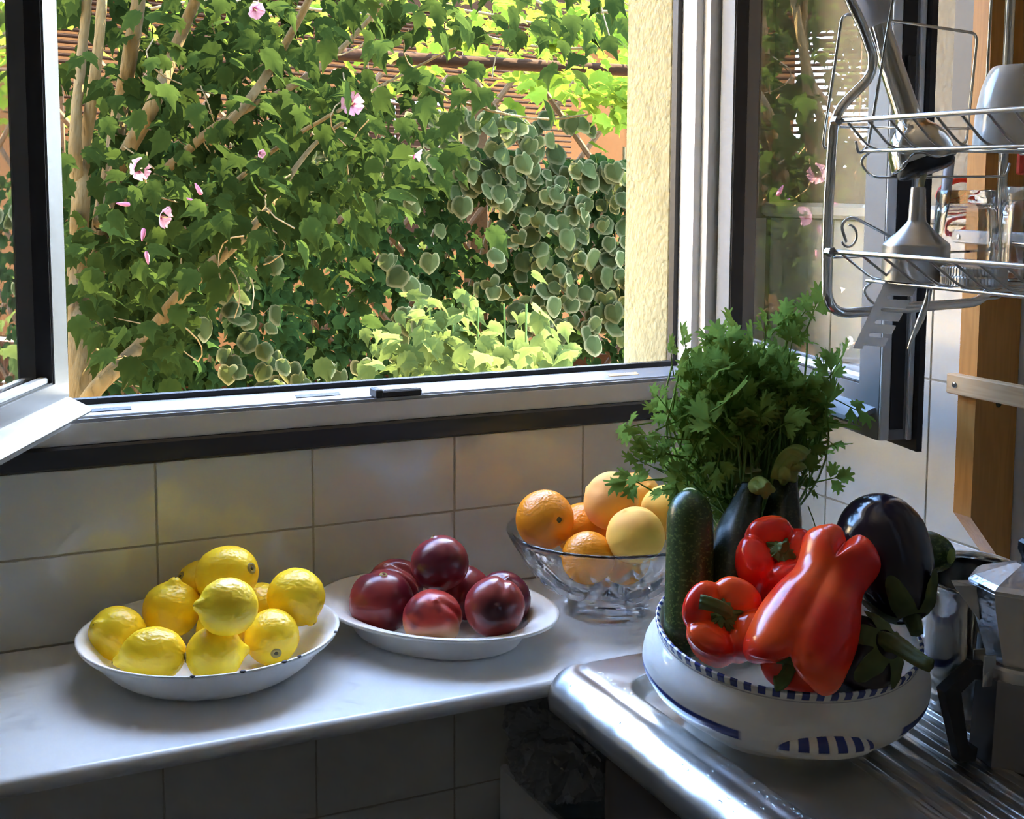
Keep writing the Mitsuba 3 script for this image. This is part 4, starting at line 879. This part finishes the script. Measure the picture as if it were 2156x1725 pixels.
# ---- bunch of parsley in a glass
gl = thing('parsley_glass', 'drinking glass with water that holds the bunch of parsley', 'glass')
PG = np.array([-.286, -.352, .9115])
part(gl, 'body', lathe(smooth_prof([(0, 0), (.028, 0), (.030, .002), (.036, .105), (.0352, .1065), (.0342, .105), (.0285, .006), (0, .006)], 50), 48), 'm_crystal', smooth=True, m=mat(None, PG))
par = thing('parsley_bunch', 'big bunch of dark green flat-leaf parsley standing in front of the window corner', 'parsley')
def parsley_leaf(seed):
    """Three deeply cut leaflets on a short stalk, tip along +y, about one long."""
    r = np.random.default_rng(seed); V_, F_ = [], []
    def leaflet(o, ang, s):
        lob = [(0, .56, .32), (.62, .50, .30), (-.62, .50, .30), (1.25, .40, .32), (-1.25, .40, .32)]
        fn = lobed(lob, .20); n = 26; a = np.linspace(-PI * .80, PI * .80, n); rr = np.array([fn(t) * (1 + .09 * math.cos(t * 26)) for t in a])
        pts = np.stack([np.sin(a) * rr, np.cos(a) * rr + .30], -1); pts = np.vstack([[0, .0], pts, ]); pts = np.vstack([[0, .28], pts])
        c, q = math.cos(ang), math.sin(ang); P2 = pts * s @ np.array([[c, -q], [q, c]]) + o
        z = -.35 * np.abs(pts[:, 0]) * s - .22 * (pts[:, 1]) ** 2 * s + .05 * np.sin(pts[:, 0] * 12 + seed) * s
        b = sum(len(x) for x in V_); V_.append(np.c_[P2, z]); m = len(pts)
        F_.extend([[b, b + 1 + (i + 1) % (m - 1), b + 1 + i] for i in range(m - 1)])
    leaflet(np.array([0, .38]), 0, .62); leaflet(np.array([.02, .30]), .95, .50); leaflet(np.array([-.02, .30]), -.95, .50)
    st = tube([(0, -.25, -.02), (0, .1, 0), (0, .45, -.01)], [.016, .014, .010], 4); b = sum(len(x) for x in V_); V_.append(st.vertices); F_.extend((st.faces + b).tolist())
    return trimesh.Trimesh(np.vstack(V_), np.array(F_), process=False)
def parcol(p, n, uv): return mix((.10, .175, .030), (.20, .30, .065), fbm(p.x * 45, p.y * 45, p.z * 45, 2))
mt('m_parsley', leafbsdf(proc(parcol), .75, .40)); mt('m_parstem', prin((.16, .28, .06), .5, .4))
PL = [mikit.ply(parsley_leaf(s), 'm_parsley', smooth=True) for s in range(5)]
r = np.random.default_rng(61); stems, leaves = [], []
ctr = hp(1572, 862, 1.475); base = PG + (0, 0, .02)
def sprig(tip, n=3, size=.052, droop=0.0, spread=.028):
    tip = np.asarray(tip); midp = base + (tip - base) * .55 + np.array([r.normal(0, .008), r.normal(0, .008), .01 + droop * .7])
    neckp = base * .45 + (PG + (0, 0, .10)) * .55 + np.array([r.normal(0, .008), r.normal(0, .008), 0])
    c = spline([base + (r.normal(0, .01), r.normal(0, .01), 0), neckp, midp, tip], 12); stems.append(tube(c, np.linspace(.0021, .0011, 12), 5))
    d = c[-1] - c[-3]; d /= np.linalg.norm(d)
    for i in range(n):
        q = c[-1 - (0 if i == 0 else r.integers(0, 4))] + (0 if i == 0 else 1) * r.normal(0, spread, 3) * (1, 1, .7)
        t = d * (1.0 if i == 0 else .5) + r.normal(0, .55, 3) * (.3 if i == 0 else 1) + (0, 0, -.15 - droop); t /= np.linalg.norm(t)
        N = np.array([0, 0, 1.0]) * .7 + (q - ctr) / .1 * .5 + r.normal(0, .4, 3); N -= t * (N @ t); N /= np.linalg.norm(N)
        leaves.append((np.stack([np.cross(t, N), t, N], 1), q, size * r.uniform(.75, 1.3)))
for k in range(120):
    d = r.normal(0, 1, 3); d /= np.linalg.norm(d); d[2] = abs(d[2]) * .9 - .45 if k % 3 else d[2]
    rad = r.uniform(.55, 1.0)
    tip = ctr + RT * d[0] * .088 * rad + UP * d[2] * .094 * rad - np.array([0, 0, .0]) + (-FW) * d[1] * .060 * rad
    sprig(tip, 3, .060)
for (u, v, Zc, n, dr_) in ((1700, 690, 1.46, 2, -.3), (1655, 715, 1.47, 3, -.2), (1610, 735, 1.46, 3, -.2), (1510, 745, 1.46, 3, -.2), (1450, 755, 1.45, 3, .0), (1415, 770, 1.44, 3, .1), (1420, 830, 1.43, 3, .1), (1405, 860, 1.43, 2, .2),
                           (1385, 935, 1.44, 2, .9), (1378, 985, 1.44, 2, 1.2), (1372, 1010, 1.44, 2, 1.5), (1430, 960, 1.44, 3, .6), (1450, 1010, 1.44, 3, .8), (1470, 1040, 1.44, 3, .8), (1745, 920, 1.42, 2, .2), (1730, 880, 1.43, 3, .2), (1725, 800, 1.43, 3, 0),
                           (1745, 830, 1.43, 3, .1), (1700, 1000, 1.43, 2, .8), (1690, 960, 1.43, 3, .5), (1500, 1000, 1.45, 3, .4), (1480, 900, 1.44, 3, .3), (1540, 940, 1.44, 3, .3), (1600, 930, 1.44, 3, .3), (1650, 900, 1.44, 3, .3), (1560, 860, 1.43, 3, .2), (1520, 800, 1.43, 3, .1), (1640, 800, 1.43, 3, .1), (1580, 780, 1.44, 3, .0)):
    sprig(hp(u, v, Zc), n, .058, dr_ * .06, .020)
leaves = [l for l in leaves if l[1][2] > 1.165 or (l[1] - EYE) @ FW > 1.465 or (l[1] - EYE) @ RT / ((l[1] - EYE) @ FW) < .150]
leaves = [l for l in leaves if l[1][2] > PG[2] + .10]
SN = np.array([-math.cos(aR), math.sin(aR), 0]); leaves = [l for l in leaves if (l[1] - (-.104, -.015, 0)) @ SN > .050 or l[1][2] < 1.12]
leaves.sort(key=lambda l: (l[1] - EYE) @ FW)
for i, (F, q, s) in enumerate(leaves[:300]): part(par, 'leaf', PL[i % 5], None, m=mat(F, q, s))
if leaves[300:]: part(par, 'foliage', cat([moved(parsley_leaf(i % 5), mat(F, q, s)) for i, (F, q, s) in enumerate(leaves[300:])]), 'm_parsley', smooth=True, stuff=True)
part(par, 'stems', cat(stems), 'm_parstem', smooth=True, stuff=True)

# ================================================================ coffee pot and jug
jug = thing('steel_jug', 'open stainless steel jug beside the painted bowl', 'jug')
JP = np.array([-.157, -.585, .9015])
jp = smooth_prof([(0, .001), (.040, .001), (.0435, .004), (.0445, .02), (.0445, .118), (.0452, .124), (.0475, .131), (.0468, .1325), (.044, .127), (.0432, .118), (.0432, .006), (0, .005)], 80)
scene[jug] = mikit.ply(lathe(jp, 72), 'm_chrome', smooth=True, to_world=T4(mat(frame_from((-.09, -.13, 1.0)), JP, 1.15)))
moka = thing('coffee_pot', 'aluminium stove-top coffee pot with eight facets and an angular black handle', 'coffee pot')
MP = np.array([-.202, -.703, .8945])
def facets(prof, n=8, ph=.2):
    v, f = [], []; m = len(prof)
    for R_, z in prof:
        for j in range(n): v.append((R_ * math.cos(ph + j * 2 * PI / n), R_ * math.sin(ph + j * 2 * PI / n), z))
    for i in range(m - 1):
        for j in range(n):
            k = (j + 1) % n; f += [[i * n + j, i * n + k, (i + 1) * n + k], [i * n + j, (i + 1) * n + k, (i + 1) * n + j]]
    t = trimesh.Trimesh(np.array(v), np.array(f), process=False); return t
part(moka, 'boiler', facets([(0, 0), (.047, 0), (.0490, .003), (.0455, .080), (.0450, .088), (.041, .090), (0, .090)]), 'm_alu_shaded', smooth=False, m=mat(None, MP))
part(moka, 'collar', lathe([(.0, .088), (.0415, .088), (.0425, .091), (.0425, .099), (.0405, .102), (0, .102)], 48), 'm_alu', smooth=30, m=mat(None, MP))
uc = part(moka, 'upper_chamber', facets([(0, .100), (.034, .100), (.0365, .104), (.0530, .160), (.0560, .176), (.0548, .178), (.050, .165), (.032, .106), (0, .106)]), 'm_alu', smooth=False, m=mat(None, MP))
MF = rotz(2.62)
sp = hull([(.050, -.010, .176), (.050, .010, .176), (.046, -.006, .140), (.046, .006, .140), (.073, 0, .178), (.071, -.002, .1735), (.071, .002, .1735)])
part(uc, 'spout', sp, 'm_alu', smooth=False, m=mat(MF, MP))
ld = part(moka, 'lid', facets([(0, .177), (.0555, .177), (.0562, .180), (.050, .184), (.012, .198), (0, .199)]), 'm_alu', smooth=False, m=mat(None, MP))
part(ld, 'knob', facets([(0, .197), (.007, .197), (.0065, .203), (.0105, .211), (.0105, .219), (.007, .222), (0, .222)], 6), 'm_blackpl', smooth=False, m=mat(None, MP))
hd_ = [(.043, .100), (.060, .1035), (.092, .078), (.076, .020), (.072, .005), (.055, .005), (.053, .018), (.060, .017), (.064, .024), (.074, .076), (.060, .088), (.043, .086)]
HF = rotz(2.95)
hm = extrude(hd_, 1, -.0075, .0075)
hk = part(moka, 'handle', hm, 'm_blackpl', smooth=20, m=mat(HF, MP), label='angular black plastic handle')
part(hk, 'bracket', cat([rbox(.038, .052, -.0095, -.0078, .080, .112, .001), rbox(.038, .052, .0078, .0095, .080, .112, .001), tube([(.047, -.0105, .093), (.047, .0105, .093)], .0022, 10)]), 'm_alu', smooth=False, m=mat(HF, MP))

# ================================================================ below the worktop
crate = thing('open_box', 'open pale box with flat side panels standing below the worktop', 'box')
part(crate, 'side_panel', rbox(-.462, -.450, -.62, -.03, .001, .650, .003), 'm_pearl')
part(crate, 'back_panel', rbox(-.448, -.10, -.042, -.03, .001, .640, .003), 'm_pearl')
part(crate, 'base_panel', rbox(-.448, -.10, -.62, -.045, .001, .015, .003), 'm_pearl')
cab = thing('sink_cabinet', 'dark cabinet side panel supporting the sink', 'cabinet')
part(cab, 'side_panel', rbox(-.515, -.495, -1.50, -.42, .001, .874, .003), mt('m_cab', prin((.07, .06, .05), .5, .3)))
part(cab, 'front_rail', rbox(-.494, -.015, -1.50, -1.48, .80, .874, .003), 'm_cab'); part(cab, 'side_panel', rbox(-.035, -.015, -1.47, -.42, .001, .874, .003), 'm_cab')
part(cab, 'bottom_panel', rbox(-.494, -.036, -1.47, -.66, .06, .078, .003), 'm_cab')
bag = thing('plastic_bag', 'crumpled whitish plastic bag hanging below the sink corner', 'bag')
m = trimesh.creation.icosphere(5, 1.0); v = m.vertices
kf = 1 + .9 * (np.abs(meshkit.fbm(v * 2.6, 4, 12) - .5) * -2 + .3); v = v * kf[:, None] * (.075, .055, .075); v[:, 0] += .9 * np.maximum(v[:, 2], 0) * -.3
m.vertices = v + np.array([-.415, -.16, .735]); part(bag, 'pouch', m, 'm_bag', smooth=25)
part(bag, 'handle', tube(spline([(-.45, -.15, .76), (-.43, -.13, .80), (-.40, -.12, .85), (-.38, -.12, .876)], 12), np.linspace(.012, .004, 12), 8), 'm_bag', smooth=True)

# ================================================================ wall posts, battens, dish rack
post = thing('wooden_post', 'brown wooden plank standing on edge against the right wall, its lower end cut slantwise', 'plank')
part(post, 'plank', extrude([(-.0665, 2.60), (-.0665, 1.072), (-.001, .996), (-.001, 2.60)], 1, -.492, -.464), 'm_plank', smooth=20)
part(post, 'knot', lathe([(0, .0006), (.004, .0004), (.006, -.001)], 12), 'm_scardark', smooth=True, m=mat(rotx(PI / 2), (-.030, -.4921, 1.205)))
bt = thing('wooden_batten', 'light wooden batten screwed across the brown plank', 'batten')
part(bt, 'lath', rbox(-.0805, -.0668, -1.45, -.458, 1.216, 1.2395, .0015), 'm_batten')
SCREW = lathe([(0, .0012), (.0024, .0014), (.0036, .0008), (.004, -.001)], 14)
part(bt, 'screw', SCREW, 'm_chrome', smooth=True, m=mat(roty(-PI / 2), (-.0807, -.472, 1.2275)))
bt2 = thing('white_batten', 'white painted batten screwed across the plank behind the glasses', 'batten')
part(bt2, 'lath', rbox(-.0805, -.0668, -1.45, -.452, 1.391, 1.4085, .0015), 'm_white')
part(bt2, 'screw', SCREW, 'm_chrome', smooth=True, m=mat(roty(-PI / 2), (-.0807, -.466, 1.3995)))
box_ = thing('wall_casing', 'pale grey plastic casing with rounded corners on the plaster wall', 'casing')
from shapely.geometry import box as sbox
part(box_, 'shell', extrude(sbox(-.460, 1.588, -.425, 1.95).buffer(-.006).buffer(.006), 0, -.030, -.001), 'm_casing', smooth=30)
part(box_, 'cover', extrude(sbox(-.424, 1.548, -.385, 1.95).buffer(-.009).buffer(.009), 0, -.018, -.001), 'm_casing', smooth=30)

rack = thing('dish_rack', 'chrome wire dish rack with two shelves on the right', 'dish rack')
RY, RYE, RXF, RXB = -.555, -1.15, -.338, -.105
ZU, ZL, ZB = 1.5235, 1.3925, 1.328
side = fillet([(RXB, RY, 2.0), (RXB, RY, 1.40), (RXB - .012, RY, ZB + .006), (RXF, RY, ZB), (RXF - .003, RY, ZL + .02), (RXF + .001, RY, ZU - .004), (RXF + .010, RY, ZU + .014), (RXF + .047, RY, ZU + .046), (RXF + .0495, RY, ZU + .066), (RXF + .032, RY, ZU + .099), (RXF + .014, RY, ZU + .124), (RXF - .012, RY, ZU + .20)], .030, 8)
for y in (RY, RYE):
    s2 = side.copy(); s2[:, 1] = y
    part(rack, 'side_tube', tube(s2, .0052, 14), 'm_chrome', smooth=True)
def wire(pts, r=.0014, rad=.012, parent=rack, name='wire', mat_='m_wire'):
    return part(parent, name, tube(fillet(pts, rad, 5), r, 8), mat_, smooth=True)
def basket(zt, zb, xf, xfb, n):
    part(rack, 'front_rail', tube([(xf, RY, zt), (xf, RYE, zt)], .0026, 10), 'm_wire', smooth=True)
    part(rack, 'floor_rail', tube([(xfb, RY - .012, zb), (xfb, RYE, zb)], .0018, 8), 'm_wire', smooth=True)
    for xq in (xfb + .07, RXB + .012): part(rack, 'floor_rail', tube([(xq, RY - .012, zb), (xq, RYE, zb)], .0015, 8), 'm_wire', smooth=True)
    part(rack, 'back_rail', tube([(RXB, RY, zt + .004), (RXB, RYE, zt + .004)], .0020, 8), 'm_wire', smooth=True)
    for i in range(n):
        y = RY - .016 - i * .0305
        wire([(xf, y, zt), (xfb + .002, y - .004, zb + .0015), (RXB + .014, y - .004, zb + .0015), (RXB, y, zt + .004)])
    wire([(xf + .004, RY - .002, zt - .006), (RXB, RY - .002, zt - .003)], .0013)
    wire([(xfb + .010, RY - .010, zb), (xfb - .004, RY - .010, zb - .010), (xfb + .012, RY - .010, zb - .026), (RXB - .005, RY - .010, zb - .024), (RXB - .001, RY - .010, zb - .010)], .0014, .010)
basket(ZU, ZU - .030, RXF + .004, RXF + .031, 19)
basket(ZL, ZL - .030, RXF + .001, RXF + .040, 19)
for (x, z) in ((RXF, ZU), (RXF - .003, ZL)):
    part(rack, 'nut', moved(facets([(0, -.004), (.0052, -.004), (.0052, .004), (0, .004)], 6), mat(rotx(PI / 2), (x, RY - .006, z))), 'm_chrome', smooth=False)
# plate holder wires of the upper shelf
wire([(RXF + .010, RY + .012, ZU - .028), (RXF - .002, RY + .012, ZU - .026), (RXF + .018, RY + .012, ZU + .108), (RXF + .200, RY + .012, ZU + .098), (RXF + .190, RY + .012, ZU - .02), (RXF + .16, RY + .004, ZU - .028)], .0016, .010, name='plate_holder')
wire([(RXF + .075, RY - .012, ZU + .20), (RXF + .036, RY - .012, ZU - .026), (RXF + .024, RY - .012, ZU - .034), (RXF + .02, RY - .012, ZU - .02)], .0016, .008, name='plate_holder')
wire([(RXF + .196, RY - .012, ZU + .30), (RXF + .191, RY - .012, ZU - .030)], .0016, name='plate_holder')
wire([(RXF + .012, RY - .012, ZL + .010), (RXF + .004, RY - .012, ZL + .028), (RXF + .018, RY - .012, ZL + .036), (RXF + .085, RY - .012, ZL + .008)], .0016, .012, name='hook')
th = np.linspace(-2.6, 1.6, 22)
part(rack, 'hook', tube([(RXF + .015 + .010 * math.cos(a), RY - .012, ZL + .016 + .011 * math.sin(a)) for a in th], .0013, 8), 'm_wire', smooth=True)
th = np.linspace(-1.2, 3.4, 22)
part(rack, 'hook', tube([(RXB + .018 + .009 * math.cos(a), RY - .06, ZU - .052 + .012 * math.sin(a)) for a in th], .0013, 8), 'm_wire', smooth=True)

# ---- what stands in the rack
bl_ = thing('hand_blender', 'hand blender with steel shaft and bell foot leaning in the upper rack shelf', 'hand blender')
q0, q1, q2, q3 = hp(1945, 350, 1.30), hp(1912, 245, 1.30), hp(1850, 60, 1.305), hp(1815, -60, 1.31)
axd = (q2 - q1) / np.linalg.norm(q2 - q1); BF = frame_from(axd)
def along(p): return mat(BF, p)
part(bl_, 'shaft', lathe(smooth_prof([(0, -.008), (.0135, -.008), (.0135, .0), (.0128, .012), (.0122, .092), (.0130, .098), (0, .098)], 40), 40), 'm_chrome', smooth=30, m=along(q1))
Lb = .060; prof = smooth_prof([(.0125, .0), (.016, -.008), (.026, -.020), (.032, -.036), (.0335, -.052), (.0325, -.0525), (.0305, -.036), (.022, -.016), (.0, -.010)], 50)
def bell(a, t, R_, z): return R_ + 0 * a, z + .010 * np.maximum(0, np.cos(a * 2)) ** 3 * (z < -.047)
part(bl_, 'bell_foot', lathe(prof, 64, disp=bell), 'm_chrome', smooth=True, m=along(q1))
part(bl_, 'guard', lathe(smooth_prof([(0, -.020), (.0260, -.034), (.0300, -.050), (.0285, -.058), (.020, -.062), (.0, -.060)], 30), 40), 'm_blackpl', smooth=True, m=along(q1))
part(bl_, 'grip', lathe(smooth_prof([(0, .096), (.0135, .097), (.0165, .101), (.0195, .118), (.0205, .17), (.0215, .24), (0, .25)], 40), 40), 'm_pearlgrey' if 'm_pearlgrey' in scene else mt('m_pearlgrey', prin((.45, .44, .45), .4, .4)), smooth=True, m=along(q1))
mug = thing('white_mug', 'white porcelain mug turned upside down on the upper rack shelf', 'mug')
MG = np.array([-.155, -.628, ZU - .0265])
part(mug, 'body', lathe(smooth_prof([(0, .080), (.0275, .080), (.0295, .083), (.031, .0825), (.037, .074), (.0435, .055), (.0475, .028), (.0490, .0), (.0470, .0), (.0455, .028), (.041, .054), (.032, .070), (0, .074)], 70), 64), 'm_mug', smooth=True, m=mat(None, MG))
part(mug, 'ear', tube(spline([MG + (.040, -.012, .068), MG + (.062, -.022, .062), MG + (.066, -.024, .038), MG + (.045, -.016, .018)], 18), .0045, 10), 'm_mug', smooth=True)
fun = thing('metal_funnel', 'grey aluminium funnel upside down on the lower rack shelf', 'funnel')
FN = np.array([-.2740, -.610, ZL - .0275])
part(fun, 'cone', lathe([(.0318, 0), (.0325, .0008), (.0326, .0345), (.0322, .0362), (.0310, .0378), (.0220, .0455), (.0205, .0462), (.0120, .0555), (.0098, .0580), (.0088, .0610), (.0074, .0900), (.0070, .0925), (.0062, .0930), (.0060, .091), (.0075, .061), (.020, .044), (.0308, .0345), (.0308, .001), (.0318, 0)], 56), 'm_brushed', smooth=30, m=mat(None, FN))
for i, (x, y, z, R_) in enumerate(((-.256, -.670, ZL - .0278, .0305), (-.2545, -.668, ZL - .0187, .0305))):
    jl = thing('jar_lid', ['lower metal jar lid lying flat behind the funnel', 'ribbed metal jar lid lying on another lid behind the funnel'][i], 'lid')
    def ribs(a, t, R2, zz2): return R2 + .0004 * np.sin(a * 60) * (R2 > .029), zz2 + 0 * a
    scene[jl] = mikit.ply(lathe(smooth_prof([(0, .0085), (.0255, .0085), (.028, .0095), (R_, .008), (R_, .002), (R_ + .0008, .0004), (.0290, .0), (.0285, .007), (0, .0073)], 40), 180, disp=ribs), 'm_brushed', smooth=30, to_world=T4(mat(None, (x, y, z))))
mt('m_tumbler', {'type': 'dielectric', 'int_ior': 1.45})
for i, (x, y, h, R_, lab) in enumerate(((-.178, -.578, .090, .0325, 'clear glass tumbler upside down on the lower rack shelf, left of two'), (-.160, -.652, .094, .0335, 'clear glass tumbler upside down at the right picture edge on the lower shelf'))):
    g = thing('glass_tumbler', lab, 'glass')
    def flut(a, t, R2, zz2): return R2 * (1 + .012 * np.cos(a * 10) * (zz2 > .01) * (zz2 < h - .006)), zz2 + 0 * a
    pr = smooth_prof([(R_ * 1.0, 0), (R_ * 1.03, .002), (R_ * 1.0, h * .5), (R_ * .95, h - .018), (R_ * .93, h - .004), (R_ * .86, h), (0, h - .001), (0, h - .014), (R_ * .74, h - .014), (R_ * .84, h - .022), (R_ * .90, h * .5), (R_ * .93, .001), (R_ * 1.0, 0)], 90)
    scene[g] = mikit.ply(lathe(pr, 80, disp=flut), 'm_tumbler', smooth=30, to_world=T4(mat(None, (x, y, ZL - .0275))))
gr = thing('comb_turner', 'slotted metal comb-shaped utensil hanging from the lower rack shelf', 'utensil')
from shapely.geometry import Polygon, LineString
body = Polygon([(0, 0), (.030, 0), (.026, -.072), (.0, -.080)])
for k in range(5):
    z = -.010 - .0145 * k
    body = body.difference(LineString([(.010, z - .0075), (.034, z - .0005)]).buffer(.0030, cap_style=1))
    body = body.difference(sbox(.024, z - .006, .040, z + .004)) if False else body
gm2 = extrude(body.buffer(.0005), 1, -.0008, .0008)
gt = mat(np.stack([ax(.80, -.32, .5), -ax(.25, .1, .95), ax(.34, .94, 0)], 1), hp(1868, 588, 1.275))
Q = np.linalg.qr(gt[:3, :3])[0]; Q = Q * np.sign(np.sum(Q * gt[:3, :3], axis=0)); gt[:3, :3] = Q
part(gr, 'blade', gm2, 'm_enamel', smooth=20, m=gt)
part(gr, 'shank', tube(spline([hp(1870, 592, 1.275), hp(1885, 560, 1.28), hp(1893, 535, 1.285)], 10), .0022, 8), 'm_wire', smooth=True)
wk = thing('serving_tongs', 'dark slim metal utensil hooked on the lower rack shelf', 'utensil')
part(wk, 'arm', tube(spline([hp(1958, 600, 1.27), hp(1950, 640, 1.27), hp(1935, 680, 1.272), hp(1912, 735, 1.275)], 20), np.r_[np.linspace(.0028, .0036, 10), np.linspace(.0036, .0012, 10)], 10), 'm_chrome', smooth=True)
part(wk, 'hook', tube(fillet([hp(1958, 602, 1.27), hp(1965, 590, 1.27), hp(1962, 577, 1.272), hp(1945, 574, 1.275)], .006), .0026, 8), 'm_blackpl', smooth=True)
sk = thing('long_spatula', 'long grey utensil standing behind the funnel in the rack', 'utensil')
part(sk, 'handle', tube([hp(2000, 330, 1.36), hp(1990, 420, 1.35), hp(1972, 505, 1.34)], [.0055, .0055, .0045], 8), 'm_greypl', smooth=True)
sk2 = thing('wooden_stick', 'thin pale stick standing in the funnel spout', 'stick')
part(sk2, 'shaft', tube([hp(1934, 415, 1.302), hp(1944, 370, 1.305), hp(1952, 330, 1.31)], .0032, 8), 'm_pistil', smooth=True)
sc2 = thing('red_scissors', 'red-handled scissors hanging on the wall behind the glass tumblers', 'scissors')
for (u, v) in ((2012, 402), (2012, 470)):
    c = hp(u, v, 1.50); th = np.linspace(0, 2 * PI, 30)
    part(sc2, 'handle_loop', tube([c + RT * (.020 * math.cos(a)) + UP * (.012 * math.sin(a) + .006 * math.cos(a)) for a in th], .0035, 8, False), 'm_redpl', smooth=True)
part(sc2, 'blade', tube([hp(2030, 440, 1.50), hp(2060, 436, 1.50), hp(2085, 433, 1.50)], [.004, .0035, .001], 6), 'm_chrome', smooth=True)
rp = thing('red_tag', 'small red plastic clip at the right picture edge below the mug', 'clip')
part(rp, 'clip', moved(rbox(-.006, .006, -.004, .004, -.012, .012, .002), mat(None, hp(2152, 345, 1.40))), 'm_redpl')
